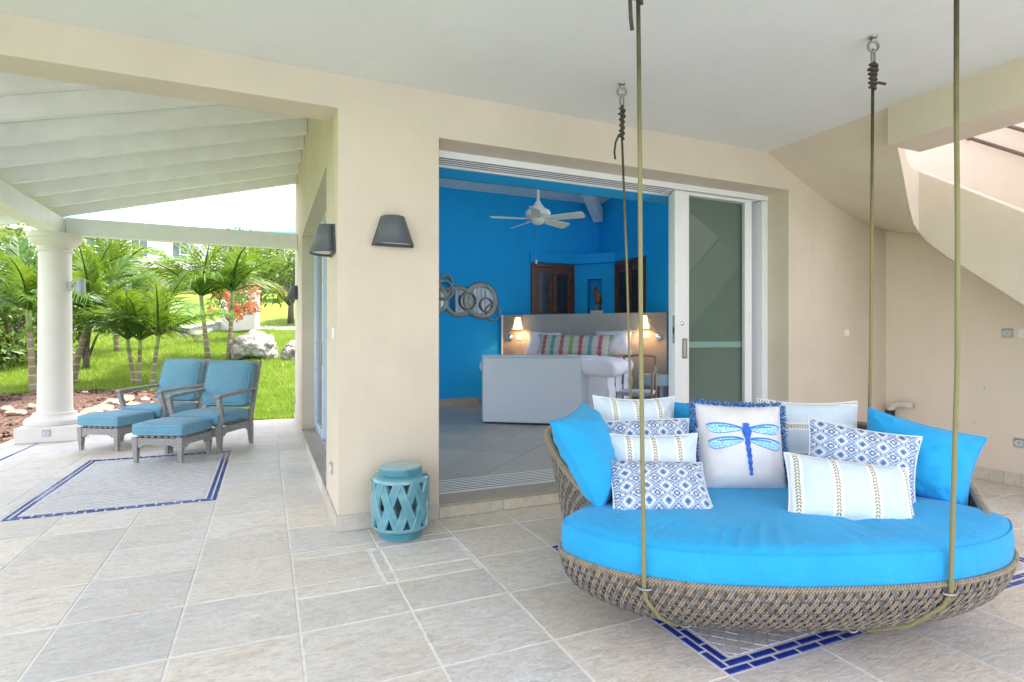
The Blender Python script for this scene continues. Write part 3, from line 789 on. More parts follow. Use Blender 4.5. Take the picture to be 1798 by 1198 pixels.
# glass doors of the side opening
sdr = thing('side_door', 'blue tinted glass sliding door in the porch side wall', 'door', (.62, SY0, .1))
def sp(name, mb, mat, parent=None, bevel=.002):
    o = mb.build(name, M[mat], parent or sdr, bevel=bevel)
    if parent is None: o.location = (-.62, -SY0, -.1)
    return o
M['alu_blue'] = simple('pale_blue_aluminium', (.62, .74, .88), .3, .02, 3)
sp('head_frame', MB().box((.60, SY0, SZ-.06), (.75, SY1, SZ-.001)), 'alu_blue'); sp('sill', MB().box((.60, SY0, .1005), (.75, SY1, .125)), 'alu')
sp('jamb', MB().box((.60, SY1-.05, .126), (.75, SY1-.001, SZ-.061)), 'alu_blue'); 
ys = [SY0+.5, 5.85, 6.95, SY1-.055]
for k in range(3):
    y0, y1, x = ys[k], ys[k+1]+.04*(k < 2), .61+.05*(k % 2)
    lf_ = sp('door_leaf', MB().box((x, y0, .127), (x+.04, y0+.07, SZ-.062)).box((x, y1-.07, .127), (x+.04, y1, SZ-.062)).box((x, y0+.07, .127), (x+.04, y1-.07, .23)).box((x, y0+.07, SZ-.14), (x+.04, y1-.07, SZ-.062)), 'alu_blue')
    sp('pane', MB().box((x+.017, y0+.07, .23), (x+.023, y1-.07, SZ-.14)), 'glass', parent=lf_, bevel=0)
    sp('handle', MB().box((x-.02, y0+.02, 1.0), (x, y0+.04, 1.25)), 'steel', parent=lf_)

# ==================================================================== CERAMIC STOOL
stool = thing('garden_stool', 'turquoise glazed ceramic drum stool with diagonal lattice beside the wall', 'stool', (.822, 3.73, 0))
R0 = .185
MB().lathe([(.0,.002),(.135,.002),(.14,.008),(.14,.045),(.172,.06),(.185,.075),(.187,.09),(.176,.09),(.165,.078),(.0,.06)], 48).build('base_ring', M['ceramic'], stool, smooth=True, auto=35)
MB().lathe([(.176,.375),(.187,.375),(.187,.39),(.178,.405),(.150,.418),(.140,.42),(.140,.458),(.132,.465),(.0,.467)], 48).build('seat', M['ceramic'], stool, smooth=True, auto=35)
NP = 10; PT = 2*pi/NP
for sgn in (1, -1):
    for i in range(NP):
        mb = MB(); n = 14; vs = []
        for k in range(n+1):
            t = k/n; z = .083+.299*t; th = i*PT + sgn*PT*t
            rr = R0 + (.003 if ((int(t*2+.5)) % 2 == 0) == (sgn > 0) else -.002)
            hw = .268*PT
            for q in (-1, -.86, 0, .86, 1):
                ro = rr + (.004 if abs(q) < .9 else -.002)
                vs.append(((ro)*cos(th+q*hw), (ro)*sin(th+q*hw), z))
            for q in (1, -1): vs.append(((rr-.016)*cos(th+q*hw), (rr-.016)*sin(th+q*hw), z))
        fs = [(k*7+j, k*7+(j+1) % 7, (k+1)*7+(j+1) % 7, (k+1)*7+j) for k in range(n) for j in range(7)]
        if sgn < 0: pass
        mb.add(vs, fs).build('lattice_strap', M['ceramic'], stool, smooth=True, auto=50)

# ==================================================================== LOUNGE CHAIRS AND OTTOMANS
def soft_box(w, d, h, r=.035, crown=.02, nseg=10, sd=0, rough=.006):
    """cushion: rounded box with slight crown; origin at bottom centre"""
    mb = MB(); N = 14 if rough < .01 else 30; rnd = random.Random(sd)
    off = rnd.uniform(0, 50)
    def sup(u): return u
    vs = []; fs = []
    # six-sided via cube sphere-ish grid
    def face(fn):
        o = len(vs)
        for i in range(N+1):
            for j in range(N+1):
                p = Vector(fn(-1+2*i/N, -1+2*j/N))
                q = Vector((max(-w/2+r, min(w/2-r, p.x*w/2)), max(-d/2+r, min(d/2-r, p.y*d/2)), max(-h/2+r, min(h/2-r, p.z*h/2))))
                e = Vector((p.x*w/2, p.y*d/2, p.z*h/2)) - q
                if e.length > 1e-6: e = e.normalized()*r
                v = q + e
                cx, cy = v.x/(w/2), v.y/(d/2)
                v.z += crown*(1-cx*cx)*(1-cy*cy)*(1 if p.z > 0 else -.15)
                nz = noise.noise(Vector((v.x*7+off, v.y*7, v.z*5)))*rough
                v += e.normalized()*nz if e.length > 0 else Vector((0,0,nz))
                bul = .008*(1-(2*v.z/h)**2) if abs(v.z) < h/2 else 0
                if abs(cx) > .95: v.x += bul*(1 if cx > 0 else -1)
                if abs(cy) > .95: v.y += bul*(1 if cy > 0 else -1)
                vs.append((v.x, v.y, v.z+h/2))
        for i in range(N):
            for j in range(N):
                a = o+i*(N+1)+j; fs.append((a, a+N+1, a+N+2, a+1))
    face(lambda a, b: (a, b, 1)); face(lambda a, b: (b, a, -1)); face(lambda a, b: (1, a, b)); face(lambda a, b: (-1, b, a)); face(lambda a, b: (b, 1, a)); face(lambda a, b: (a, -1, b))
    mb.add(vs, fs); return mb
def pipe_loop(w, d, z, r=.035, rad=.006):
    pts = []
    for (cx_, cy_, a0) in ((w/2-r, d/2-r, 0), (-w/2+r, d/2-r, 90), (-w/2+r, -d/2+r, 180), (w/2-r, -d/2+r, 270)):
        for k in range(5):
            a = radians(a0+k*22.5); pts.append((cx_+r*cos(a), cy_+r*sin(a), z))
    pts.append(pts[0]); return MB().tube(pts, rad, 6, cap=False)
def leg(h, tw=.062, bw=.036):
    t, b = tw/2, bw/2
    return MB().add([(-b,-b,0),(b,-b,0),(b,b,0),(-b,b,0),(-t,-t,h*.86),(t,-t,h*.86),(t,t,h*.86),(-t,t,h*.86),(-t,-t,h),(t,-t,h),(t,t,h),(-t,t,h)],
        [(0,3,2,1),(8,9,10,11)]+[(i+4*k,(i+1)%4+4*k,(i+1)%4+4+4*k,i+4+4*k) for k in (0,1) for i in range(4)])
def apron(L, h0, h1, t=.024, drop=.03):
    """shaped rail of length L along x from z h0 (ends) to h1"""
    pts = [(-L/2, h1), (-L/2, h0-drop), (-L/2+.03, h0-drop), (-L/2+.06, h0-.004), (-L/2+.1, h0), (L/2-.1, h0), (L/2-.06, h0-.004), (L/2-.03, h0-drop), (L/2, h0-drop), (L/2, h1)]
    return MB().extr(pts[::-1], 1, -t/2, t/2)
W_, D_ = .56, .54
def make_ottoman(label, loc, rot):
    t = thing('ottoman', label, 'ottoman', loc, rot, 'teak ottomans with blue cushions')
    for sx in (-1, 1):
        for sy in (-1, 1): leg(.27).build('leg', M['teak'], t, (sx*(W_/2-.031), sy*(D_/2-.031), 0), bevel=.003)
    for sy in (-1, 1): apron(W_-.126, .19, .262).build('rail', M['teak'], t, (0, sy*(D_/2-.02), 0), bevel=.002)
    for sx in (-1, 1): apron(D_-.126, .19, .262).build('rail', M['teak'], t, (sx*(W_/2-.02), 0, 0), (0,0,pi/2), bevel=.002)
    for k in range(7): MB().box((-.022, -D_/2+.035, .264), (.022, D_/2-.035, .282)).build('slat', M['teak'], t, (-.22+k*.0735, 0, 0), bevel=.002)
    c = soft_box(W_+.0, D_+.0, .135, sd=3).build('cushion', M['chair_blue'], t, (0,0,.284), smooth=True)
    pipe_loop(W_+.004, D_+.004, .115).build('piping', M['piping'], c, smooth=True); pipe_loop(W_+.004, D_+.004, .02).build('piping', M['piping'], c, smooth=True)
    return t
def make_chair(label, loc, rot):
    t = thing('lounge_chair', label, 'armchair', loc, rot, 'teak lounge chairs with blue cushions')
    W, D = .66, .70
    for sx in (-1, 1):
        leg(.30, .066, .038).build('leg', M['teak'], t, (sx*(W/2-.033), -D/2+.033, 0), bevel=.003)
        bl_ = MB().add([(-.02,.0,0),(.02,.0,0),(.02,.045,0),(-.02,.045,0),(-.03,-.05,.30),(.03,-.05,.30),(.03,.03,.30),(-.03,.03,.30)], [(0,3,2,1),(4,5,6,7),(0,1,5,4),(1,2,6,5),(2,3,7,6),(3,0,4,7)])
        bl_.build('leg', M['teak'], t, (sx*(W/2-.03), D/2-.02, 0), bevel=.003)
        # back stile, leaning
        MB().add([(-.022,-.045,0),(.022,-.045,0),(.022,.03,0),(-.022,.03,0),(-.02,.20,.70),(.02,.20,.70),(.02,.245,.70),(-.02,.245,.70)], [(0,3,2,1),(4,5,6,7),(0,1,5,4),(1,2,6,5),(2,3,7,6),(3,0,4,7)]).build('back_stile', M['teak'], t, (sx*(W/2-.03), D/2-.02, .301), bevel=.003)
        # curved arm support
        pts = [(-D/2+.035, .30), (-D/2+.07, .36), (-D/2+.075, .43), (-D/2+.05, .50), (-D/2+.025, .57), (-D/2+.02, .625)]
        poly = [(p[0]-.026, p[1]) for p in pts] + [(p[0]+.026, p[1]) for p in pts[::-1]]
        MB().extr([(a, b) for a, b in poly][::-1], 0, sx*(W/2-.033)-.024, sx*(W/2-.033)+.024).build('arm_support', M['teak'], t, bevel=.004)
        # arm
        ap = [(-D/2-.02, .628), (-D/2-.03, .65), (-D/2-.01, .668), (D/2+.10, .70), (D/2+.10, .668), (-D/2+.05, .632)]
        MB().extr(ap[::-1], 0, sx*(W/2-.033)-.034, sx*(W/2-.033)+.034).build('arm', M['teak'], t, bevel=.008)
    apron(W-.134, .215, .293).build('rail', M['teak'], t, (0, -D/2+.022, 0), bevel=.002)
    apron(W-.134, .215, .293).build('rail', M['teak'], t, (0, D/2-.022, 0), bevel=.002)
    for sx in (-1, 1): apron(D-.14, .215, .293).build('rail', M['teak'], t, (sx*(W/2-.022), 0, 0), (0,0,pi/2), bevel=.002)
    for k in range(7): MB().box((-.02, -D/2+.04, .295), (.02, D/2-.04, .312)).build('slat', M['teak'], t, (-.24+k*.08, 0, 0), bevel=.002)
    MB().box((-W/2+.01, -.02, -.04), (W/2-.01, .022, .04)).build('top_rail', M['teak'], t, (0, D/2+.205, .985), (radians(-16),0,0), bevel=.008)
    for k in range(7): 
        MB().box((-.26, -.008, -.022), (.26, .008, .022)).build('back_slat', M['teak'], t, (0, D/2+.02+.195*(k+.6)/7.2, .36+.66*(k+.4)/7.6), (radians(-17),0,0), bevel=.002)
    c = soft_box(.58, .66, .135, sd=5).build('seat_cushion', M['chair_blue'], t, (0,-.02,.314), smooth=True)
    pipe_loop(.584, .664, .115).build('piping', M['piping'], c, smooth=True)
    b = soft_box(.57, .56, .15, r=.05, crown=.045, sd=9).build('back_cushion', M['chair_blue'], t, (0, D/2+.05, .722), (radians(73),0,0), smooth=True)
    b.location = (0, D/2+.085, .725)
    pipe_loop(.575, .565, .135, .05).build('piping', M['piping'], b, smooth=True); pipe_loop(.575, .565, .015, .05).build('piping', M['piping'], b, smooth=True)
    return t
make_ottoman('grey teak ottoman with blue cushion standing on the blue bordered mosaic rug', (-.927, 7.18, 0), radians(-28))
make_ottoman('grey teak ottoman with blue cushion beside the column', (-1.66, 8.22, 0), radians(-34))
make_chair('weathered teak lounge chair with blue cushions nearer the side door', (-.60, 7.72, 0), radians(-28))
make_chair('weathered teak lounge chair with blue cushions on the column side', (-1.28, 8.76, 0), radians(-33))

# ==================================================================== HANGING DAYBED
BC = Vector((2.32, 2.24, 0)); BPHI = radians(-20)
bed = thing('hanging_daybed', 'oval grey wicker swing daybed with turquoise mattress hung on four ropes', 'daybed', BC, BPHI)
BA, BB, BN, ZR = 1.115, .86, 2.55, .36
def sup(th, a, b, n):
    c, s_ = cos(th), sin(th)
    return Vector((a*math.copysign(abs(c)**(2/n), c), b*math.copysign(abs(s_)**(2/n), s_), 0))
NTAB = 720
def plan(th):
    p = sup(th, BA, BB, BN); b = sstep(-.46, -.10, p.y)
    return Vector((p.x*(1-.17*b), p.y*(1-.10*b), 0))
_p = [plan(2*pi*k/NTAB) for k in range(NTAB+1)]
_L = [0.0]
for k in range(NTAB): _L.append(_L[-1]+(_p[k+1]-_p[k]).length)
PER = _L[-1]
import bisect
def rim(s):
    s = (s % 1.0)*PER; k = min(NTAB-1, max(0, bisect.bisect_right(_L, s)-1)); t = (s-_L[k])/(_L[k+1]-_L[k]+1e-9)
    return _p[k].lerp(_p[k+1], t)
def bowl(s, t):
    p = rim(s); k = .60+.40*sin(t*pi/2)**.75
    return Vector((p.x*k, p.y*k, .085+(ZR-.085)*(t**1.55)))
def surf_n(f, s, t, e=.004):
    a = f(s+e, t)-f(s-e, t); b = f(s, min(1, t+e*3))-f(s, max(0, t-e*3)); n = a.cross(b)
    return n.normalized() if n.length > 1e-9 else Vector((0,0,1))
# backing shell
def sheet(f, s0, s1, ns, nt, off=0.0):
    mb = MB(); vs = []; 
    for i in range(ns+1):
        for j in range(nt+1):
            s = s0+(s1-s0)*i/ns; t = j/nt; vs.append(f(s, t)+surf_n(f, s, t)*off)
    mb.add(vs, [(i*(nt+1)+j, (i+1)*(nt+1)+j, (i+1)*(nt+1)+j+1, i*(nt+1)+j+1) for i in range(ns) for j in range(nt)]); return mb
basket = sheet(bowl, 0, 1, 120, 10)
basket.add([bowl(k/120, 0) for k in range(120)], [tuple(range(120))])
bk = basket.build('basket', M['wick_back'], bed, smooth=True)
def strands(f, n, s0, s1, twist, closed, width, gap, hi, nt=22, dirn=1, phase=0.0, freq=1):
    mb = MB(); mb.uv = []
    for i in range(n):
        base = s0+(s1-s0)*(i+phase)/n
        for sub in (-1, 1):
            row = []
            for k in range(nt+1):
                t = k/nt; s = base+dirn*twist*(t-.5)
                if not closed and (s < s0 or s > s1): row.append(None); continue
                P = f(s, t); N = surf_n(f, s, t)
                a = f(s+.002, t)-f(s-.002, t); 
                T = (f(s+dirn*twist*.02, min(1, t+.02))-f(s-dirn*twist*.02, max(0, t-.02))).normalized()
                Wd = N.cross(T).normalized()
                cross = t*twist*2*n/((s1-s0))*.5
                lift = hi*(1 if cos(pi*(cross*1.0+i)) * dirn > 0 else -.15)
                lift = hi*(.45+.55*dirn*cos(pi*(cross*2)+i*pi))
                c = P+N*(lift+.003)+Wd*(sub*(width/2+gap/2))
                row.append((c-Wd*width/2, c+N*.0022, c+Wd*width/2))
            for k in range(nt):
                if row[k] is None or row[k+1] is None: continue
                o = len(mb.v)
                for p in row[k]+row[k+1]: mb.v.append(tuple(p))
                mb.uv += [(0,k/nt),(.25,k/nt),(0,k/nt),(0,(k+1)/nt),(.25,(k+1)/nt),(0,(k+1)/nt)]
                mb.f += [(o,o+1,o+4,o+3),(o+1,o+2,o+5,o+4)]
    return mb
nst = 165; tw = 7.0/nst
strands(bowl, nst, 0, 1, tw, True, .0080, .0016, .0038, dirn=1).build('light_strands', M['wick_light'], bk, smooth=True, kind='stuff')
strands(bowl, nst, 0, 1, tw, True, .0070, .0014, .0038, dirn=-1).build('grey_strands', M['wick_grey'], bk, smooth=True, kind='stuff')
# horizontal thin strands
def hoop(f, t, s0, s1, n, rad, off, mbx):
    pts = [f(s0+(s1-s0)*k/n, t)+surf_n(f, s0+(s1-s0)*k/n, t)*off for k in range(n+1)]
    mbx.tube(pts, rad, 5); return mbx
hb_ = MB()
for k in range(1, 8): hoop(bowl, k/8, 0, 1, 200, .0028, .005, hb_)
hb_.build('hoop_strands', M['wick_grey'], bk, smooth=True, kind='stuff')
def braid(pts, R, mat, name, parent, n=700, turns=None):
    """rim wrapped with slanted strands"""
    mb = MB(); mb.uv = []
    pts = [Vector(p) for p in pts]; Ls = [0]
    for a, b in zip(pts, pts[1:]): Ls.append(Ls[-1]+(b-a).length)
    def at(l):
        k = min(len(pts)-2, max(0, bisect.bisect_right(Ls, l)-1)); t = (l-Ls[k])/(Ls[k+1]-Ls[k]+1e-9); return pts[k].lerp(pts[k+1], t), (pts[k+1]-pts[k]).normalized()
    step = .013; m = int(Ls[-1]/step)
    for i in range(m):
        l = i*step; row = []
        for q in range(9):
            an = 2*pi*q/8+.3; l2 = min(Ls[-1], max(0, l+.020*sin(an*.5)))
            c, T = at(l2); a = T.cross(Vector((0,0,1))).normalized(); b = T.cross(a)
            n_ = a*cos(an)+b*sin(an)
            row.append((c+n_*R-T*.0058, c+n_*(R+.003), c+n_*R+T*.0058))
        for q in range(8):
            o = len(mb.v)
            for p in row[q]+row[q+1]: mb.v.append(tuple(p))
            mb.uv += [(0,0),(.25,0),(0,0)]*2; mb.f += [(o,o+1,o+4,o+3),(o+1,o+2,o+5,o+4)]
    mb.build(name, mat, parent, smooth=True, kind='stuff')
rim_pts = [bowl(k/200, 1)+Vector((0,0,-.006)) for k in range(201)]
rt = MB().tube(rim_pts, .009, 8, cap=False).build('rim', M['wick_back'], bed, smooth=True)
braid(rim_pts, .011, M['wick_light'], 'rim_wrap', rt)
# back shell
TH0, TH1 = radians(-36), radians(208)
def shell_h(th):
    f = sstep(0, radians(52), th-TH0)*sstep(0, radians(50), TH1-th)
    return .49+.285*f
def shell(s, t):
    th = TH0+(TH1-TH0)*s; th = max(TH0-.05, min(TH1+.05, th)); h = shell_h(max(TH0, min(TH1, th)))
    z = .27+(h-.27)*t; q = (z-.27)/.5
    kf = (.86+.14*sstep(0, radians(48), TH1-th))*(1.06-.06*sstep(0, radians(40), th-TH0))
    a, b = (.955+.10*q**1.1)*kf, (.80+.11*q)
    p = sup(th, a, b, 2.15); return Vector((p.x, p.y, z))
sh_in = sheet(shell, 0, 1, 90, 8)
sh = sh_in.build('back_shell', M['wick_back'], bed, smooth=True)
NSH = 80
for dr, mm, nm in ((1, 'wick_light', 'light_strands'), (-1, 'wick_grey', 'grey_strands')):
    strands(shell, NSH, 0, 1, 5.5/NSH, False, .0075, .002, .0045, dirn=dr).build(nm, M[mm], sh, smooth=True, kind='stuff')
def shell_r(s, t): return shell(1-s, t)
for dr, mm, nm in ((1, 'wick_light', 'inner_light_strands'), (-1, 'wick_grey', 'inner_grey_strands')):
    strands(shell_r, NSH, 0, 1, 5.5/NSH, False, .0075, .002, .0045, dirn=dr).build(nm, M[mm], sh, smooth=True, kind='stuff')
top_pts = [shell(k/140, 1) for k in range(141)]
st_ = MB().tube(top_pts, .017, 8).build('shell_rim', M['wick_back'], bed, smooth=True)
braid(top_pts, .019, M['wick_light'], 'shell_wrap', st_)
# mattress
def mat_r(th):
    full = plan(th)*.992; ins = sup(th, .89, .755, 2.15)
    back = sstep(radians(-30), radians(-16), th) * sstep(radians(-22), radians(-9), pi-th) if th <= 1.5*pi else 0
    return full.lerp(ins, back)
def mattress():
    mb = MB(); NA = 640; prof = [(1.0,.0),(1.006,.03),(1.008,.07),(1.004,.115),(.998,.133),(.985,.146),(.965,.155),(.94,.161),(.91,.165),(.88,.168),(.84,.172),(.80,.175),(.76,.178),(.71,.180),(.66,.182),(.52,.185),(.36,.187),(.2,.188),(.08,.188)]
    vs = []
    for i in range(NA):
        th = -pi/2+2*pi*i/NA
        if th > 1.5*pi: th -= 2*pi
        p = mat_r(th)
        for j, (k, z) in enumerate(prof):
            q = Vector((p.x*k, p.y*k, ZR-.012+z))
            if j > 4:
                # pulled folds running in from the front seam
                front = sstep(.15, -.5, q.y/BB)
                ang = th*95+9*noise.noise(Vector((q.x*2.2, q.y*2.0, 3)))
                amp = max(0, noise.noise(Vector((th*3.0, 7.3, 1)))+.35)
                fold = (sin(ang)*.5+.5)**3*.009*amp*front*sstep(.55, .86, k)*sstep(1.0, .97, k)
                big = noise.noise(Vector((q.x*3.1, q.y*3.1, 5)))*.014+noise.noise(Vector((q.x*9, q.y*7, 2)))*.006
                crease = -.030*math.exp(-((q.x-.22-.10*(q.y+.45))/.028)**2)*math.exp(-((q.y+.42)/.16)**2)
                cre2 = .018*math.exp(-((q.x-.30-.10*(q.y+.45))/.05)**2)*math.exp(-((q.y+.42)/.18)**2)
                q.z += fold+(big+crease+cre2)*sstep(1.0, .85, k)
            else:
                q.z += noise.noise(Vector((th*5, z*8, 1)))*.002
                nrm = Vector((p.x, p.y, 0)).normalized(); q += nrm*noise.noise(Vector((q.x*4, q.y*4, z*9)))*.005
            vs.append(q)
    m = len(prof)
    fs = [(i*m+j, ((i+1) % NA)*m+j, ((i+1) % NA)*m+j+1, i*m+j+1) for i in range(NA) for j in range(m-1)]
    fs.append(tuple(i*m+m-1 for i in range(NA)))
    mb.add(vs, fs); return mb
mo = mattress().build('mattress', M['turq'], bed, smooth=True)
seam = [Vector((mat_r((-pi/2+2*pi*k/200) if k <= 200 else 0).x*.9985, mat_r(-pi/2+2*pi*k/200).y*.9985, ZR-.012+.136)) for k in range(200)]
MB().tube(seam+[seam[0]], .0035, 6, cap=False).build('seam', M['turq'], mo, smooth=True)
# ropes, hung from eye bolts in the ceiling
Rinv = Matrix.Rotation(-BPHI, 4, 'Z') @ Matrix.Translation(-BC)
def loc_(p): return Rinv @ Vector(p)
def helix_knot(top, bot, R, turns, rad, mb, n=60):
    pts = []
    for k in range(n+1):
        t = k/n; a = 2*pi*turns*t; c = Vector(top).lerp(Vector(bot), t); rr = R*(.55+.45*sin(pi*min(1, t*1.15)))*(1+.25*sin(t*9))
        pts.append(c+Vector((cos(a), sin(a), 0))*rr)
    mb.tube(pts, rad, 7); return mb
def hang(hook, path, tail, rad=.0085, R=.022):
    hook = Vector(hook); path = [Vector(p) for p in path]
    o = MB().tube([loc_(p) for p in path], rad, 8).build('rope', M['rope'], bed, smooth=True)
    e = MB()
    ring = [loc_(hook+Vector((.030*cos(2*pi*k/20)*CC, -.030*cos(2*pi*k/20)*CS, -.06+.030*sin(2*pi*k/20)))) for k in range(21)]
    e.tube(ring, .008, 8, cap=False); e.tube([loc_(hook), loc_(hook+Vector((0,0,-.034)))], .009, 8)
    e.lathe([(0,-.012),(.022,-.012),(.024,0)], 16, Rinv @ Matrix.Translation(hook))
    link = [loc_(hook+Vector((.014*cos(2*pi*k/20), 0, -.125+.048*sin(2*pi*k/20)))) for k in range(21)]
    e.tube(link, .006, 6, cap=False)
    e.build('eye_bolt', M['steel'], bed, smooth=True)
    top = path[-1]; k0 = hook+Vector((0,0,-.155))
    kn = helix_knot(loc_(k0), loc_(top+Vector((0,0,-.02))), R, 6, rad*.95, MB())
    kn.tube([loc_(k0), loc_(top)], rad*1.5, 8)
    kb = kn.build('knot', M['rope_dark'], bed, smooth=True)
    MB().tube([loc_(p) for p in tail], rad*.95, 8).build('rope_tail', M['rope_dark'], kb, smooth=True)
    # upper length of the rope is the darker stretch
    return o
def lerpP(a, b, t): return Vector(a).lerp(Vector(b), t)
ZC = 3.095
fl_h, fr_h = (1.372, 1.875, ZC), (2.462, 1.317, ZC)
rl_h, rr_h = (2.287, 3.312, ZC), (3.297, 2.204, ZC)
def bowl_w(s, t, off):
    p = bowl(s, t)+surf_n(bowl, s, t)*off; return (Matrix.Translation(BC) @ Matrix.Rotation(BPHI, 4, 'Z')) @ p
def near_s(pt):
    q = loc_(pt); best = min(range(400), key=lambda k: (rim(k/400).x-q.x)**2+(rim(k/400).y-q.y)**2); return best/400
s1 = near_s((1.322, 1.785, .34)); s2 = near_s((2.40, 1.29, .34))
pA = bowl_w(s1, .93, .02); pB = bowl_w(s2, .93, .02)
hang(fl_h, [bowl_w(s1+.006, .12, .012), bowl_w(s1+.007, .3, .014), bowl_w(s1+.004, .55, .014), bowl_w(s1, .8, .015), pA, pA+Vector((0,0,.05)), (1.332, 1.80, 1.2), (1.352, 1.835, 2.0), (1.368, 1.868, 2.66)],
     [(1.368,1.868,2.72), (1.352,1.872,2.70), (1.336,1.878,2.65), (1.338,1.876,2.58), (1.343,1.874,2.535)], .0088)
hang(fr_h, [bowl_w(s2-.028, .10, .012), bowl_w(s2-.024, .25, .014), bowl_w(s2-.012, .5, .014), bowl_w(s2-.002, .8, .016), pB, pB+Vector((0,0,.05)), (2.435, 1.300, 1.2), (2.448, 1.306, 1.7), (2.440, 1.306, 2.2), (2.458, 1.315, 2.68)],
     [(2.458,1.315,2.72), (2.44,1.322,2.70), (2.425,1.328,2.66), (2.43,1.326,2.62)], .0088)
hang(rl_h, [(2.20, 3.05, .45), (2.215, 3.10, .75), (2.25, 3.2, 1.8), (2.283, 3.305, 2.72)],
     [(2.283,3.305,2.74), (2.262,3.31,2.73), (2.24,3.318,2.68), (2.232,3.322,2.61), (2.238,3.320,2.56)], .0080, .020)
hang(rr_h, [(3.27, 2.22, .42), (3.285, 2.21, 1.2), (3.295, 2.205, 2.80)],
     [(3.295,2.205,2.815), (3.325,2.192,2.82), (3.365,2.175,2.812)], .0085, .022)
for s_ in (s1, s2):
    for tt in (.92, .14):
        c = bowl_w(s_ + (0 if tt > .5 else (.006 if s_ == s1 else -.028)), tt, .012); q = loc_(c); n_ = surf_n(bowl, s_, tt)
        a = n_.cross(Vector((0,0,1))).normalized(); b = Vector((0,0,1)) if tt > .5 else n_
        MB().tube([q+a*.027*cos(2*pi*k/16)+n_*.018*sin(2*pi*k/16) for k in range(17)], .006, 6, cap=False).build('ring', M['steel'], bed, smooth=True)

# ==================================================================== PILLOWS
def stripe_mat(name, period, phase):
    t = NT(name); u = t.xyz(t.tc('UV'))
    x = t.math('SUBTRACT', t.math('FRACT', t.math('ADD', t.math('DIVIDE', u[0], period), phase)), .5)
    ax = t.math('MULTIPLY', t.math('ABSOLUTE', x), period)
    base = t.mix(t.rng(t.noise(t.tc(), 4, 3), .3, .7, 0, 1), (.55, .66, .74), (.63, .73, .80))
    c = t.mix(t.math('LESS_THAN', ax, .021), base, (.78, .79, .77))
    vv = t.math('FRACT', t.math('DIVIDE', t.math('ADD', u[1], t.math('MULTIPLY', ax, 1.1)), .0145))
    ch = t.math('MULTIPLY', t.math('LESS_THAN', vv, .55), t.math('MULTIPLY', t.math('LESS_THAN', ax, .0095), t.math('GREATER_THAN', ax, .0012)))
    c = t.mix(ch, c, (.20, .185, .055))
    t.set(c, .85, spec=.2); v = t.tc()
    t.bump(t.math('ADD', t.noise(v, 260, 2), t.math('MULTIPLY', t.noise(v, 9, 5, .62, 1.0), 4.0)), .4, .009); return t.m
def ikat_mat(name, off):
    t = NT(name); u0 = t.tc('UV'); u = t.xyz(t.map(u0, loc=(off, off*.6, 0)))
    A, B = .088, .072
    px = t.math('PINGPONG', u[0], A/2); py = t.math('PINGPONG', u[1], B/2)
    nx = t.math('DIVIDE', px, A/2); ny = t.math('DIVIDE', py, B/2)
    loz = t.math('ADD', nx, ny)                      # 0..2
    r1 = t.math('FRACT', t.math('MULTIPLY', loz, 2.5))
    # stepped fret inside
    sx = t.math('DIVIDE', t.math('FLOOR', t.math('MULTIPLY', nx, 6)), 6); sy = t.math('DIVIDE', t.math('FLOOR', t.math('MULTIPLY', ny, 5)), 5)
    fret = t.math('FRACT', t.math('MULTIPLY', t.math('ADD', t.math('MAXIMUM', sx, sy), t.math('MULTIPLY', t.math('ABSOLUTE', t.math('SUBTRACT', sx, sy)), 2.0)), 1.37))
    dot = t.math('LESS_THAN', t.math('ADD', t.math('POWER', t.math('MULTIPLY', t.math('SUBTRACT', nx, .12), 2.2), 2.0), t.math('POWER', t.math('MULTIPLY', t.math('SUBTRACT', ny, .18), 2.2), 2.0)), .045)
    white, navy, mid, pale, lime = (.66, .70, .74), (.07, .13, .30), (.13, .27, .50), (.36, .52, .66), (.50, .54, .40)
    c = t.ramp(fret, [(0, white), (.12, navy), (.24, pale), (.32, white), (.42, mid), (.58, white), (.66, navy), (.76, mid), (.84, white), (.93, lime)], 'CONSTANT')
    band = t.math('LESS_THAN', t.math('ABSOLUTE', t.math('SUBTRACT', loz, 1.0)), .16)
    bc = t.ramp(t.rng(loz, .84, 1.16, 0, 1), [(0, navy), (.16, white), (.38, mid), (.62, white), (.84, navy)], 'CONSTANT')
    c = t.mix(band, c, bc); c = t.mix(dot, c, navy)
    wob = t.noise(u0, 60, 3); c = t.mix(t.rng(wob, .55, .7, 0, .4), c, white)
    t.set(c, .85, spec=.2); v = t.tc()
    t.bump(t.math('ADD', t.noise(v, 260, 2), t.math('MULTIPLY', t.noise(v, 9, 5, .62, 1.0), 4.0)), .4, .009); return t.m
M['stripe'] = stripe_mat('striped_fabric', .125, .5); M['stripe_l'] = stripe_mat('striped_fabric_wide', .155, .5)
M['ikat'] = ikat_mat('geometric_print', .0); M['ikat_b'] = ikat_mat('geometric_print_shifted', .031)
M['white_cotton'] = fabric('white_cotton', (.67, .665, .68))
M['back_cloth'] = fabric('pale_back_cloth', (.70, .73, .76))
def pil_shape(x, y, w, h, T, seed, ear=.07, wr=1.0):
    """front surface point of a pillow at x,y in -1..1; returns (px, thickness, pz)"""
    ear *= 1.35; ex = 1-ear*(1-y*y)**1.0*abs(x)**3; ez = 1-ear*(1-x*x)**1.0*abs(y)**3
    e = max(0.0, (1-x**4))*max(0.0, (1-y**4))
    th = T/2*1.12*(e**.68)*(1-.10*(x*x+y*y))
    nz = noise.noise(Vector((x*2.6+seed, y*2.6, seed*.7)))*.10+noise.noise(Vector((x*6+seed, y*5, 4)))*.05
    # puckers into the corners
    cr = max(0, abs(x*y)-.25)
    nz += .22*cr*sin((abs(x)-abs(y))*16+seed)
    th *= 1+nz*wr*1.3
    return (x*w/2*ex, th, y*h/2*ez)
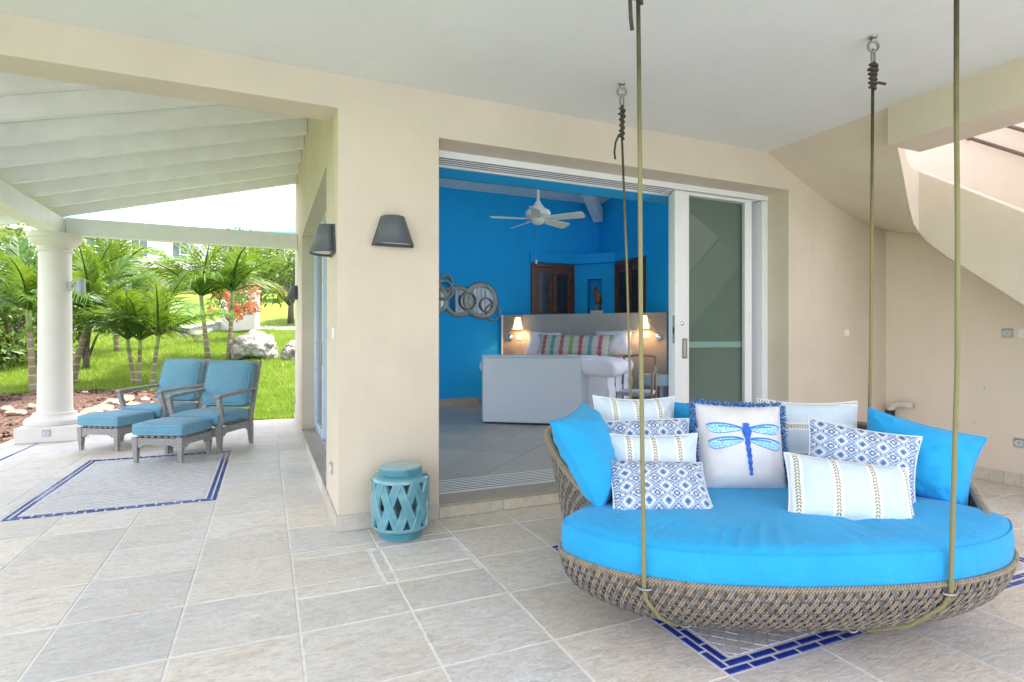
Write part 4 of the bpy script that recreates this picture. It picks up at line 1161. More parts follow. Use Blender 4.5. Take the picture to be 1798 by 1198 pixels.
def pillow(name, label, cat, w, h, T, mat, pos, yaw, lean, roll, seed, ear=.07, sag=0., N=30, back=None, wr=1.0, group='cushions heaped on the hanging daybed', uvrot=False, mat4=None):
    mb = MB(); mb.uv = []; vs = []; fs = []; fr = []; 
    for side in (0, 1):
        for i in range(N+1):
            for j in range(N+1):
                x, y = -1+2*i/N, -1+2*j/N
                x = math.copysign(abs(x)**.9, x); y = math.copysign(abs(y)**.9, y)
                px, th, pz = pil_shape(x, y, w, h, T, seed+side*9, ear, wr)
                bend = sag*(x*x)*h
                vs.append((px, -th if side == 0 else th*.9, pz-bend*.0 + sag*h*(x*x-.4)))
                mb.uv.append((pz+1, px+1) if uvrot else (px+1, pz+1))
        o = side*(N+1)*(N+1)
        for i in range(N):
            for j in range(N):
                a = o+i*(N+1)+j; q = (a, a+N+1, a+N+2, a+1); fs.append(q if side == 0 else q[::-1])
    mb.add(vs, fs)
    o = mb.build(name, mat, None, smooth=True)
    R = Matrix.Rotation(-YAW+radians(yaw), 4, 'Z') @ Matrix.Rotation(-radians(lean), 4, 'X') @ Matrix.Rotation(radians(roll), 4, 'Y')
    o.matrix_world = Matrix.Translation(cam(*pos)) @ R
    if mat4: o.matrix_world = mat4
    if label: tag(o, label, cat, group)
    ed = []
    for i in range(N+1): ed.append((i, 0))
    for j in range(1, N+1): ed.append((N, j))
    for i in range(N-1, -1, -1): ed.append((i, N))
    for j in range(N-1, -1, -1): ed.append((0, j))
    pts = [vs[i*(N+1)+j] for i, j in ed]
    MB().tube(pts, .0045, 6, cap=False).build('piping', back or mat, o, smooth=True)
    return o
BLUE_T = M['turq']
PIL = 'cushion'
pillow('cushion', 'large turquoise cushion leaning on its edge against the wicker arm by the bedroom door', PIL, .48, .48, .19, BLUE_T, (.40, 2.84, .725), 60, 30, -6, 1.3, wr=1.4)
pillow('cushion', 'pale striped square cushion standing behind the small patterned one', PIL, .47, .48, .16, M['stripe'], (.690, 3.14, .745), 4, 14, 1, 2.1, back=M['back_cloth'])
pillow('cushion', 'blue and white geometric cushion squeezed between two pale striped cushions', PIL, .47, .36, .13, M['ikat_b'], (.722, 2.98, .70), 2, 12, -2, 3.7, sag=-.05)
pillow('cushion', 'pale striped lumbar cushion propped behind the geometric one lying flat', PIL, .47, .32, .12, M['stripe'], (.708, 2.83, .665), 0, 14, 0, 4.4, back=M['back_cloth'])
pillow('cushion', 'blue and white geometric lumbar cushion lying tilted back at the front of the pile', PIL, .47, .30, .13, M['ikat'], (.690, 2.64, .600), 2, 48, 2, 5.2, ear=.05, back=M['back_cloth'])
pillow('cushion', 'turquoise cushion hidden behind the white dragonfly cushion', PIL, .60, .46, .18, BLUE_T, (1.224, 3.26, .708), 0, 14, 0, 6.6)
drag = pillow('cushion', 'white cushion with blue dragonfly print and blue fringe', PIL, .46, .46, .17, M['white_cotton'], (1.200, 2.97, .728), -1, 16, 2, 7.5, ear=.04)
pillow('cushion', 'pale cushion with horizontal stripes standing beside the dragonfly cushion', PIL, .54, .50, .17, M['stripe_l'], (1.665, 3.14, .715), -6, 16, 1, 8.1, uvrot=True, back=M['back_cloth'])
pillow('cushion', 'blue and white geometric cushion with white edge leaning on the turquoise cushion', PIL, .50, .40, .15, M['ikat_b'], (1.705, 2.76, .675), -16, 18, 9, 9.3, back=M['back_cloth'])
pillow('cushion', 'pale striped lumbar cushion leaning askew at the front of the daybed', PIL, .53, .30, .13, M['stripe_l'], (1.505, 2.52, .612), -6, 30, 7, 10.8, ear=.04, back=M['back_cloth'])
pillow('cushion', 'large turquoise cushion slumped against the wicker arm by the staircase wall', PIL, .50, .40, .18, BLUE_T, (2.045, 2.86, .69), -30, 18, 14, 11.9, wr=1.5)
# dragonfly print draped on the cushion front
DW, DH, DT, DSEED = .46, .46, .17, 7.5
def on_drag(x, z, off=.0015):
    px, th, pz = pil_shape(max(-.98, min(.98, x)), max(-.98, min(.98, z)), DW, DH, DT, DSEED, .04)
    return (px, -th-off, pz)
def wing_mat():
    t = NT('dragonfly_wing_print'); v = t.tc()
    e = t.vor(t.map(v, (1, .01, 1.3)), 95, 'DISTANCE_TO_EDGE')
    c = t.mix(t.math('LESS_THAN', e, .085), (.13, .50, .78), (.62, .78, .86))
    t.set(c, .85, spec=.2); return t.m
wm = wing_mat(); bm_ = simple('dragonfly_body_print', (.03, .12, .52), .85, .35, 45); em_ = simple('dragonfly_edge_print', (.03, .20, .56), .85, .2, 30)
def wing(x0, z0, x1, z1, wid, sgn, tipdrop):
    n = 22; up, lo = [], []
    for k in range(n+1):
        t = k/n; x = x0+(x1-x0)*t; z = z0+(z1-z0)*t
        ub = .30*wid*(sin(pi*min(1, t*1.02))**.5); lb = wid*(t**.7)*(1-t**6)**.5*.9
        up.append((x, z+ub)); lo.append((x, z-lb))
    fill = MB(); vs = []
    for a, b in zip(up, lo):
        for q in range(7): vs.append(on_drag(a[0]+(b[0]-a[0])*q/6, a[1]+(b[1]-a[1])*q/6, .002))
    fill.add(vs, [(k*7+q, (k+1)*7+q, (k+1)*7+q+1, k*7+q+1) for k in range(n) for q in range(6)])
    edge = MB()
    for path, ww in ((up, .016), (lo, .007), ([((a[0]*.6+b[0]*.4), a[1]*.72+b[1]*.28) for a, b in zip(up, lo)][:16], .012)):
        vs = []
        for a in path: vs += [on_drag(a[0], a[1]+ww, .003), on_drag(a[0], a[1]-ww, .003)]
        edge.add(vs, [(2*k, 2*k+1, 2*k+3, 2*k+2) for k in range(len(path)-1)])
    return fill, edge
for sx in (-1, 1):
    for (a, b, c, d_, wd) in ((.06, .37, .84, .46, .24), (.06, .13, .82, .08, .25)):
        f_, e_ = wing(sx*a, b, sx*c, d_, wd, sx, 0)
        w_ = f_.build('dragonfly_wing', wm, drag, smooth=True); e_.build('wing_edge', em_, w_, smooth=True)
body = MB(); vs = []; m = 40
for k in range(m+1):
    t = k/m; z = .52-1.16*t
    hw = .075*(1-abs(t-.03)/.05) if t < .06 else .085*(1-.35*abs(t-.16)/.1) if t < .26 else .045*(1-.45*(t-.26)/.74)*(1+.22*sin(t*52))
    hw = max(hw, .012)*1.3
    cxx = .02+.08*max(0, t-.3)
    for q in (-1, -.5, 0, .5, 1): vs.append(on_drag(cxx+hw*q, z, .0045))
body.add(vs, [(k*5+q, (k+1)*5+q, (k+1)*5+q+1, k*5+q+1) for k in range(m) for q in range(4)])
body.build('dragonfly_body', bm_, drag, smooth=True)
def fringe_mat():
    t = NT('blue_fringe'); v = t.tc()
    f = t.noise(v, 130, 2); c = t.ramp(f, [(.36, (.012, .04, .20)), (.48, (.04, .15, .45)), (.58, (.14, .33, .62)), (.68, (.55, .66, .78))])
    t.set(c, .8, spec=.2); return t.m
fr = MB(); rnd = random.Random(4)
for k in range(1500):
    u = rnd.random()*4; s_ = int(u); q = (u-s_)*2-1
    if s_ == 2 and rnd.random() < .5: continue
    x, z = ((q, 1), (1, q), (q, -1), (-1, q))[s_]
    base = Vector(pil_shape(x*.99, z*.99, DW, DH, DT, DSEED, .04)); base.y = rnd.uniform(-.012, .012)
    out = Vector(((0, 1), (1, 0), (0, -1), (-1, 0))[s_]).to_3d(); out = Vector((out.x, 0, out.y))
    d_ = (out+Vector((rnd.uniform(-.7, .7), rnd.uniform(-.8, .8), rnd.uniform(-.7, .7)))).normalized(); L = rnd.uniform(.022, .036)
    p1 = base+d_*L*.6; p2 = p1+(d_+Vector((rnd.uniform(-.6, .6), rnd.uniform(-.6, .6), -.35+rnd.uniform(-.3, .3))))*L*.4
    fr.tube([base, p1, p2], .0022, 4)
fr.build('fringe', fringe_mat(), drag, smooth=True, kind='stuff')

# ==================================================================== BEDROOM FURNITURE
hbt = thing('headboard', 'tall grey padded headboard panel across the blue bedroom corner', 'headboard', dpt(0, 1.2, .1))
def gp(name, mb, mat, root, parent=None, bevel=.004, **k):
    o = mb.build(name, M[mat], parent or root, bevel=bevel, **k)
    if parent is None: o.location = -root.location
    return o
gp('centre_panel', dbox(MB(), -1.08, 1.08, 1.08, 1.20, .1, 1.78), 'headboard', hbt)
for sg in (-1, 1):
    a, b = sorted((sg*1.085, sg*1.52)); gp('wing_panel', dbox(MB(), a, b, 1.08, 1.17, .1, 1.78), 'headboard_wing', hbt)
gp('edge_trim', dbox(MB(), -1.52, -1.49, 1.171, 1.20, .1, 1.79), 'white_alu', hbt)
bedt = thing('bed', 'bedroom bed with white bed linen behind the pale cabinet', 'bed', dpt(0, 2.2, .1))
def soft_w(w, d, h, u, n_, z, sd, crown=.03, r=.06):
    mb = soft_box(w, d, h, r, crown, sd=sd, rough=.028)
    Mx = Matrix(((du.x, dn.x, 0, dpt(u, n_, 0).x), (du.y, dn.y, 0, dpt(u, n_, 0).y), (0, 0, 1, z), (0, 0, 0, 1)))
    out = MB(); out.add(mb.v, [f[::-1] for f in mb.f], Mx); return out
gp('bed_base', dbox(MB(), -.93, .93, 1.22, 3.22, .12, .55), 'mattress_grey', bedt)
gp('mattress', soft_w(1.9, 2.05, .34, 0, 2.25, .56, 2), 'linen', bedt, bevel=0, smooth=True)
gp('duvet', soft_w(2.05, 1.55, .24, .04, 2.62, .78, 6, .05, .11), 'linen', bedt, bevel=0, smooth=True)
def skirt_mb(pts, z0, z1, amp=.03, wave=.14):
    mb = MB(); vs = []; L = 0; n = 0
    for a, b in zip(pts, pts[1:]):
        a, b = Vector(a), Vector(b); seg = (b-a).length; m = int(seg/.03)
        nr = Vector((b-a).normalized().cross(Vector((0,0,1))))
        for k in range(m):
            p = a.lerp(b, k/m); ph = (L+seg*k/m)/wave*2*pi
            for q in range(6):
                t = q/5; off = sin(ph+.6*sin(ph*.37))*amp*t+.03*t
                vs.append((p.x+nr.x*off, p.y+nr.y*off, z1+(z0-z1)*t))
            n += 1
        L += seg
    mb.add(vs, [(k*6+q, (k+1)*6+q, (k+1)*6+q+1, k*6+q+1) for k in range(n-1) for q in range(5)]); return mb
gp('bed_skirt', skirt_mb([dpt(.97, 1.3, 0), dpt(.97, 3.30, 0), dpt(-.97, 3.30, 0), dpt(-.97, 1.3, 0)], .13, .62), 'linen', bedt, bevel=0, smooth=True)
def in_pillow(label, u, n_, z, w, h, T, mat, seed, roll=0, lean=22):
    X_ = du; Yb = -dn
    R = Matrix(((du.x, -dn.x, 0, 0), (du.y, -dn.y, 0, 0), (0, 0, 1, 0), (0, 0, 0, 1)))
    m4 = Matrix.Translation(dpt(u, n_, z)) @ R @ Matrix.Rotation(-radians(lean), 4, 'X') @ Matrix.Rotation(radians(roll), 4, 'Y')
    return pillow('bed_pillow', label, 'pillow', w, h, T, mat, (0, 5), 0, 0, 0, seed, mat4=m4, group='pillows on the bedroom bed', N=18)
in_pillow('white bed pillow on the mirror wall side of the bed', -.62, 1.42, 1.24, .62, .46, .20, M['linen'], 2.2, 3)
in_pillow('white bed pillow on the wooden cupboard side of the bed', .66, 1.42, 1.26, .62, .46, .20, M['linen'], 3.1, -3)
def folk():
    t = NT('embroidered_stripes'); u = t.xyz(t.tc('UV'))
    p = .165; k = t.math('DIVIDE', t.math('SUBTRACT', u[0], .4), p); fx = t.math('SUBTRACT', t.math('FRACT', k), .5)
    ix = t.math('FRACT', t.math('DIVIDE', t.math('FLOOR', k), 4.0))
    bandc = t.ramp(ix, [(0, (.45, .03, .10)), (.2, (.02, .27, .36)), (.45, (.45, .03, .10)), (.7, (.22, .34, .05))], 'CONSTANT')
    py = t.math('PINGPONG', u[1], .045); inb = t.math('LESS_THAN', t.math('ABSOLUTE', fx), t.math('ADD', .13, t.math('MULTIPLY', py, 3.2)))
    chk = t.math('LESS_THAN', t.math('FRACT', t.math('MULTIPLY', t.math('ADD', t.math('ABSOLUTE', t.math('MULTIPLY', fx, p)), u[1]), 24)), .8)
    c = t.mix(t.math('MULTIPLY', inb, chk), (.50, .49, .44), bandc); t.set(c, .85, spec=.2); return t.m
in_pillow('long grey bolster cushion with embroidered pink, teal and green stripes on the bed', .02, 1.66, 1.20, 1.34, .44, .20, folk(), 4.9, 1, 26)
# lamps on the headboard (lit)
def bed_lamp(u, sg, label):
    t = thing('reading_lamp', label, 'lamp', dpt(u, 1.17, 1.36), 0, 'lit reading lamps on the headboard')
    base = t.location.copy()
    def add(name, mb, mat, **k): o = mb.build(name, M[mat] if isinstance(mat, str) else mat, t, **k); o.location = -base; return o
    Mx = Matrix(((du.x, 0, dn.x, dpt(u, 1.17, 0).x), (du.y, 0, dn.y, dpt(u, 1.17, 0).y), (0, 1, 0, 1.36), (0, 0, 0, 1)))
    add('wall_plate', MB().lathe([(0,.03),(.03,.03),(.055,.02),(.06,0)], 20, Mx), 'chrome', smooth=True)
    p = [dpt(u, 1.19, 1.37), dpt(u+sg*.06, 1.30, 1.50), dpt(u+sg*.17, 1.34, 1.60), dpt(u+sg*.22, 1.34, 1.70)]
    add('arm', MB().tube(p, .008, 8), 'chrome', smooth=True)
    c = p[-1]
    s_ = add('lamp_shade', MB().lathe([(.092,-.19),(.048,.02)], 28, Matrix.Translation(c)), 'shade', smooth=True)
    add('shade_cap', MB().lathe([(0,.02),(.048,.02)], 20, Matrix.Translation(c+Vector((0,0,.001)))), 'shade')
    ld = bpy.data.lights.new('bulb', 'POINT'); ld.energy = 2.2; ld.color = (1, .68, .36); ld.shadow_soft_size = .03
    lo = bpy.data.objects.new('bulb', ld); COL.objects.link(lo); lo.parent = t; lo.location = c+Vector((0,0,-.12))-base
bed_lamp(-1.35, 1, 'lit cone reading lamp on the headboard wing by the round mirrors')
bed_lamp(1.38, -1, 'lit cone reading lamp on the headboard wing by the sliding door')
def plate(u, z, label, mat, cat):
    t = thing('control_plate' if cat == 'thermostat' else 'light_switch', label, cat, dpt(u, 1.17, z)); base = t.location.copy()
    o = dbox(MB(), u-.045, u+.045, 1.171, 1.185, z-.045, z+.045).build('cover_plate', M[mat], t, bevel=.004); o.location = -base
    o = dbox(MB(), u-.025, u+.025, 1.1855, 1.19, z-.025, z+.025).build('display' if cat == 'thermostat' else 'rocker', M['smoked' if cat == 'thermostat' else mat], t); o.location = -base
plate(-1.16, 1.36, 'white light switch on the headboard wing by the round mirrors', 'white_plastic', 'switch')
plate(1.18, 1.39, 'white light switch on the headboard wing by the sliding door', 'white_plastic', 'switch')
plate(1.20, 1.62, 'small thermostat with dark display on the headboard wing', 'grey_plastic', 'thermostat')
# cupboards
def cupboard(p0, p1, nrm, label):
    p0, p1, nr = Vector(p0), Vector(p1), Vector(nrm)
    t = thing('cupboard', label, 'cupboard', (p0.x, p0.y, .1), 0, 'dark wood cupboards in the bedroom corner'); ux = (p1-p0).normalized(); L = (p1-p0).length; base = t.location.copy()
    def bx(name, a, b, n0, n1, z0, z1, mat, par=None, bev=.003):
        Mx = Matrix(((ux.x, nr.x, 0, p0.x), (ux.y, nr.y, 0, p0.y), (0, 0, 1, 0), (0, 0, 0, 1)))
        mb = MB().box((a, n0, z0), (b, n1, z1), Mx); 
        if ux.cross(nr).z < 0: mb.f = [f[::-1] for f in mb.f]
        o = mb.build(name, M[mat], par or t, bevel=bev)
        if par is None: o.location = -base
        return o
    bx('frame', 0, .07, 0, .05, .1, 2.82, 'wood_dark'); bx('frame', L-.07, L, 0, .05, .1, 2.82, 'wood_dark'); bx('frame', .0705, L-.0705, 0, .05, 2.74, 2.82, 'wood_dark')
    for k in range(2):
        a, b = .072+k*(L/2-.072), L/2+k*(L/2-.072); a += .002; b -= .002
        d_ = bx('door', a, b, 0, .03, .12, 2.735, 'wood_dark')
        bx('panel', a+.085, b-.085, .0305, .036, 1.85, 2.62, 'smoked', d_); bx('panel', a+.085, b-.085, .0305, .036, .3, 1.7, 'wood_dark', d_)
        bx('stile', a, a+.07, .0305, .042, .125, 2.73, 'wood_dark', d_); bx('stile', b-.07, b, .0305, .042, .125, 2.73, 'wood_dark', d_)
        xk = b-.03 if k == 0 else a+.03
        bx('knob', xk-.012, xk+.012, .043, .07, 2.63, 2.655, 'chrome', d_)
    return t
cupboard((4.745, 9.95, 0), (5.70, 9.95, 0), (0, -1, 0), 'dark mahogany cupboard doors on the back wall beside the niche')
cupboard((6.32, 9.33, 0), (6.32, 8.40, 0), (-1, 0, 0), 'dark mahogany cupboard doors on the bedroom side wall beyond the niche')
# wooden paddle hanging on the cupboard
pd = thing('wooden_paddle', 'thin wooden paddle hanging from the cupboard door knobs', 'paddle', (5.22, 9.86, 1.9))
MB().tube([(0,0,.72),(0,0,.0)], .014, 8).build('shaft', simple('brown_wood', (.20, .10, .055), .5, .2), pd, smooth=True)
MB().lathe([(0,-.03),(.045,-.012),(.05,.0),(.04,.05),(.016,.10)], 16, Matrix.Scale(.35, 4, (0,1,0))).build('blade', simple('brown_wood_blade', (.20, .10, .055), .5, .2), pd, smooth=True)
# niche statuette
stt = thing('statuette', 'small brown and gold fish statuette on a white block in the blue niche', 'statuette', dpt(.04, -.05, 1.84))
MB().box((-.13,-.06,0), (.13,.06,.06)).build('block', M['white_plastic'], stt, rot=(0,0,-pi/4), bevel=.004)
MB().lathe([(0,.06),(.06,.065),(.05,.10),(.035,.16),(.05,.19)], 14).build('foot', simple('grey_bronze', (.25,.24,.22), .5, .3, 30), stt, smooth=True)
fsh = MB(); pts = []; rad = []
for k in range(15):
    t = k/14; pts.append((.05*sin(t*5)-.02+.02*t, .0, .17+.36*t)); rad.append(.01+.055*sin(pi*min(1, .12+t*.88))**.8)
fsh.tube(pts, rad, 12).build('fish', simple('amber_glass', (.30, .10, .03), .25, .6, 14), stt, rot=(0,0,-pi/4), smooth=True)
MB().add([(-.06,0,.52),(.0,.01,.47),(.02,0,.58),(-.01,-.01,.50)], [(0,1,2),(0,2,3),(0,3,1),(1,3,2)]).build('tail_fin', simple('amber_glass_fin', (.34, .10, .03), .25, .5, 14), stt, rot=(0,0,-pi/4))
# tv cabinet
tvc = thing('cabinet', 'tall pale lacquered cabinet standing at the foot of the bed', 'cabinet', (3.47, 7.24, .1), radians(-35))
L2, Dp = .705, .34
def octo(g): return [(-L2+g, -.05+g), (-L2+.05, -.0-.06+g), (L2-g, -.06+g), (L2+.22-g, .24), (L2+.10, Dp-g), (-L2-.10, Dp-g), (-L2-.04+g, .05)]
MB().prism(octo(0), .03, .955).build('body', M['cab'], tvc, bevel=.012)
MB().prism(octo(.02), 0, .03).build('plinth', M['smoked'], tvc)
MB().prism([(x*1.006, y*1.01) for x, y in octo(0)], .957, .982).build('top', M['cab'], tvc, bevel=.006)
# nightstand
nst_ = thing('nightstand', 'small grey blue bedside table with drawer and open shelf', 'nightstand', dpt(1.34, 1.52, .1), radians(-45))
MB().lathe([(0,.46),(.24,.46),(.245,.47),(.245,.64),(.0,.645)], 32).build('drawer_box', M['night'], nst_, smooth=True, auto=40)
MB().box((-.12,-.252,.49), (.10,-.236,.62)).build('drawer_front', M['night'], nst_, bevel=.006)
MB().lathe([(0,.025),(.012,.02),(.012,0)], 12, Matrix.Translation((-.01,-.252,.555)) @ Matrix.Rotation(radians(90),4,'X')).build('knob', M['chrome'], nst_, smooth=True)
MB().lathe([(0,.19),(.235,.19),(.235,.215),(0,.216)], 32).build('shelf', M['night'], nst_, smooth=True, auto=40)
for k in range(4): MB().box((-.02,-.02,0), (.02,.02,.46)).build('leg', M['night'], nst_, (.20*cos(pi/4+k*pi/2), .20*sin(pi/4+k*pi/2), 0), bevel=.003)
# wooden armchair partly hidden beside the bed
ach = thing('wooden_armchair', 'slim wooden armchair with curved arm beside the bed', 'chair', dpt(1.22, 2.55, .1), radians(-45))
wdm = simple('mid_brown_wood', (.22, .13, .08), .45, .2, 8)
for sx in (-1, 1):
    MB().tube([(sx*.26,-.24,0),(sx*.26,-.25,.4),(sx*.27,-.28,.62),(sx*.265,-.20,.70),(sx*.26,.05,.72),(sx*.25,.26,.80)], .018, 8).build('arm', wdm, ach, smooth=True)
    MB().tube([(sx*.24,.28,0),(sx*.25,.26,.42),(sx*.24,.34,.95)], .018, 8).build('leg', wdm, ach, smooth=True)
MB().box((-.25,-.25,.39), (.25,.26,.45)).build('seat', M['mattress_grey'], ach, bevel=.015)
MB().tube([(-.24,.34,.95),(0,.37,.97),(.24,.34,.95)], .02, 8).build('back_rail', wdm, ach, smooth=True)
# ceiling fan
fan = thing('ceiling_fan', 'white five blade ceiling fan on a rod in the bedroom', 'fan', (3.45, 7.0, 2.98))
wf = simple('white_fan_enamel', (.72, .73, .70), .4, .04)
MB().tube([(0,0,.18),(0,0,1.52)], .022, 12).build('rod', wf, fan, smooth=True)
MB().lathe([(0,.24),(.03,.24),(.05,.20),(.10,.14),(.16,.11),(.175,.08),(.17,.04),(.12,.005),(.09,-.01),(.085,-.05),(.06,-.075),(0,-.08)], 36).build('motor', wf, fan, smooth=True, auto=45)
for k in range(5):
    an = radians(24+72*k); ca, sa = cos(an), sin(an)
    R = Matrix.Rotation(an, 4, 'Z')
    bl_ = MB().add([(.21,-.055,.016),(.26,-.062,.020),(.64,-.072,.026),(.665,-.045,.018),(.665,.045,-.018),(.64,.072,-.026),(.26,.062,-.020),(.21,.055,-.016)], [tuple(range(8))], R).build('blade', wf, fan)
    sm = bl_.modifiers.new('s', 'SOLIDIFY'); sm.thickness = .008
    MB().add([(.10,-.02,.006),(.24,-.045,.018),(.24,.045,-.004),(.10,.02,.0),(.10,-.02,-.006),(.24,-.045,.006),(.24,.045,-.016),(.10,.02,-.012)], [(0,1,2,3),(7,6,5,4),(0,4,5,1),(1,5,6,2),(2,6,7,3),(3,7,4,0)], R).build('blade_arm', wf, bl_)
MB().tube([(-.05,-.05,-.07),(-.05,-.05,-.58)], .0025, 5).build('pull_chain', M['chrome'], fan)
MB().lathe([(0,-.64),(.012,-.63),(.013,-.60),(.004,-.575)], 10, Matrix.Translation((-.05,-.05,0))).build('chain_knob', M['white_plastic'], fan, smooth=True)
# pleated curtain drawn aside on the inner face of the front wall (the ring mirrors reflect it)
cu = thing('curtain', 'pale grey pleated curtain drawn aside behind the stacked sliding doors', 'curtain', (5.5, 5.0, .1))
vs = []; nc = 120
for k in range(nc+1):
    x = -.72+1.5*k/nc
    for q in range(9): vs.append((x+.004*sin(q*1.7+k), .045*sin(k*.62)+.012*sin(k*.23+q*.5), .02+2.9*q/8))
MB().add(vs, [(k*9+q, (k+1)*9+q, (k+1)*9+q+1, k*9+q+1) for k in range(nc) for q in range(8)]).build('drape', M['linen'], cu, smooth=True)
MB().tube([(-.78,0,2.95),(.80,0,2.95)], .014, 10).build('rod', M['chrome'], cu, smooth=True)
# ring mirrors
mir = thing('ring_mirror', 'silver wall mirror of overlapping rings on the blue back wall', 'mirror', (3.4, 9.93, 2.0))
def ringm(x, z, R, wd, glass_=True, off=0.0):
    Mx = Matrix.Translation((x-3.4, -.0-off, z-2.0)) @ Matrix.Rotation(radians(90), 4, 'X')
    r = MB().lathe([(R-wd, .0),(R-wd+.008,.022),(R-wd*.5,.03),(R-.01,.02),(R,.0)], 48, Mx).build('ring', M['silver'], mir, smooth=True)
    if glass_: MB().lathe([(0,.006),(R-wd+.003,.006)], 40, Mx).build('mirror_glass', M['mirror'], r)
ringm(3.27, 2.02, .295, .085); ringm(3.70, 2.05, .35, .105, off=.012); ringm(3.02, 2.36, .15, .045, False, .02); ringm(3.44, 2.03, .17, .035, False, .045)
ringm(3.93, 1.83, .165, .035, False, .03); ringm(2.78, 2.05, .30, .09); ringm(3.80, 1.97, .14, .03, False, .05); ringm(2.98, 2.22, .19, .05, False, .04)

# ==================================================================== GARDEN
PTS = [(-200,-14),(-40,-6),(-6,-1.2),(0,-.4),(8,-.12),(9.8,-.07),(11,.0),(13.5,.22),(17,.68),(25,1.75),(35,3.7),(50,6.0),(90,9),(160,9.5),(900,9.5)]
def terr(x, y):
    d = x*CS+y*CC
    if x > 0.2 and y < 10.2: 
        d = min(d, 8)
    for (a, za), (b, zb_) in zip(PTS, PTS[1:]):
        if a <= d <= b:
            z = za+(zb_-za)*(d-a)/(b-a); break
    else: z = PTS[-1][1]
    if d > 11: z += .06*noise.noise(Vector((x*.3, y*.3, 0)))*min(1, (d-11)/5)
    return z
def axis(near0, near1, step, far):
    a = [near0+i*step for i in range(int((near1-near0)/step)+1)]
    e = 1.0; p = near0; lo = []
    while p > -far: e *= 1.35; p -= e; lo.append(p)
    e = 1.0; p = a[-1]; hi = []
    while p < far: e *= 1.35; p += e; hi.append(p)
    return lo[::-1]+a+hi
gx, gy = axis(-16, 6, .55, 500), axis(6, 34, .55, 700)
mb = MB(); vs = [(x, y, terr(x, y)-(.2 if (-3.3 < x < 6.6 and -3 < y < 10.1) else 0)) for x in gx for y in gy]; m = len(gy)
mb.add(vs, [(i*m+j, (i+1)*m+j, (i+1)*m+j+1, i*m+j+1) for i in range(len(gx)-1) for j in range(m-1)])
struct(mb.build('lawn', M['grass'], smooth=True))
# unseen deck added to bounce neutral light; sea beyond, on the open side
dk = MB().box((-14, -16, -.5), (16, -2.62, -.16))
struct(dk.build('bounce_deck', simple('deck_stone', (.30, .30, .30), .8, .1, 3, world=True), None))
t_ = NT('sea_water'); t_.set((.05, .17, .24), .12); t_.bump(t_.noise(t_.pos(), .8, 5), .3, .2); M['sea'] = t_.m
struct(MB().add([(-900,-900,-5.5),(900,-900,-5.5),(900,-40,-5.5),(-900,-40,-5.5)], [(0,1,2,3)]).build('sea', M['sea'], None))
# planting bed of mulch
def blob(cx, cy, rx, ry, seed, n=64):
    return [(cx+rx*cos(2*pi*k/n)*(1+.12*noise.noise(Vector((cos(2*pi*k/n)*2, sin(2*pi*k/n)*2, seed)))), cy+ry*sin(2*pi*k/n)*(1+.12*noise.noise(Vector((cos(2*pi*k/n)*2+9, sin(2*pi*k/n)*2, seed))))) for k in range(n)]
BEDC = (-4.9, 12.6, 4.0, 3.0)
ring_ = blob(*BEDC, 2)
mb = MB(); vs = []; NR = 26
for k in range(len(ring_)):
    for j in range(NR+1):
        f = 1-j/NR; x = BEDC[0]+(ring_[k][0]-BEDC[0])*f; y = BEDC[1]+(ring_[k][1]-BEDC[1])*f
        y = max(y, 10.06) if x > -3.1 else y
        vs.append((x, y, terr(x, y)+.012+.05*min(1, (1-f)*4)+.03*noise.noise(Vector((x*3, y*3, 1)))+.02*noise.noise(Vector((x*9, y*9, 1)))))
n = len(ring_); q = NR+1
mb.add(vs, [(k*q+j, ((k+1) % n)*q+j, ((k+1) % n)*q+j+1, k*q+j+1) for k in range(n) for j in range(NR)])
struct(mb.build('planting_bed', M['mulch'], smooth=True))
def in_bed(x, y): return ((x-BEDC[0])/BEDC[2])**2+((y-BEDC[1])/BEDC[3])**2 < 1.02
# mulch chips
ch = MB(); rnd = random.Random(12)
for k in range(5200):
    a = rnd.random()*2*pi; r_ = sqrt(rnd.random())*.97; x = BEDC[0]+BEDC[2]*r_*cos(a); y = BEDC[1]+BEDC[3]*r_*sin(a)
    if not inview(x, y) or (x > -3.1 and y < 10.1): continue
    z = terr(x, y)+.06; s_ = rnd.uniform(.02, .06); t = rnd.random()*pi; u = Vector((cos(t), sin(t), rnd.uniform(-.4, .4)))*s_; v = Vector((-sin(t), cos(t), rnd.uniform(-.4, .6)))*s_*.4
    p = Vector((x, y, z)); ch.add([p-u-v, p+u-v, p+u+v, p-u+v], [(0,1,2,3)])
co = ch.build('bark_chips', simple('bark_chip', (.11, .058, .036), .95, .6, 30, world=True), kind='stuff'); tag(co, 'reddish brown bark chips strewn over the planting bed', 'mulch')
# grass blades
import numpy as np
rng = np.random.default_rng(3)
N0 = 150000
dd = 9.6+rng.random(N0)**1.5*17; px = rng.random(N0)*560-20
rr_ = (px-899)/990*dd; X_ = dd*CS+rr_*CC; Y_ = dd*CC-rr_*CS
keep = [(not in_bed(x, y)) and (y > 10.06 or x < -3.1) for x, y in zip(X_, Y_)]
X_, Y_, dd = X_[keep], Y_[keep], dd[keep]; n = len(X_)
Z_ = np.array([terr(x, y) for x, y in zip(X_, Y_)])
an = rng.random(n)*2*pi; hh = (.035+.05*rng.random(n))*(1+dd/25); ww = .006+.007*rng.random(n)*(dd/12); lx, ly = rng.normal(0, .35, n)*hh, rng.normal(0, .35, n)*hh
co_ = np.zeros((n, 3, 3)); co_[:,0] = np.stack([X_-np.cos(an)*ww, Y_-np.sin(an)*ww, Z_-.01], 1); co_[:,1] = np.stack([X_+np.cos(an)*ww, Y_+np.sin(an)*ww, Z_-.01], 1); co_[:,2] = np.stack([X_+lx, Y_+ly, Z_+hh], 1)
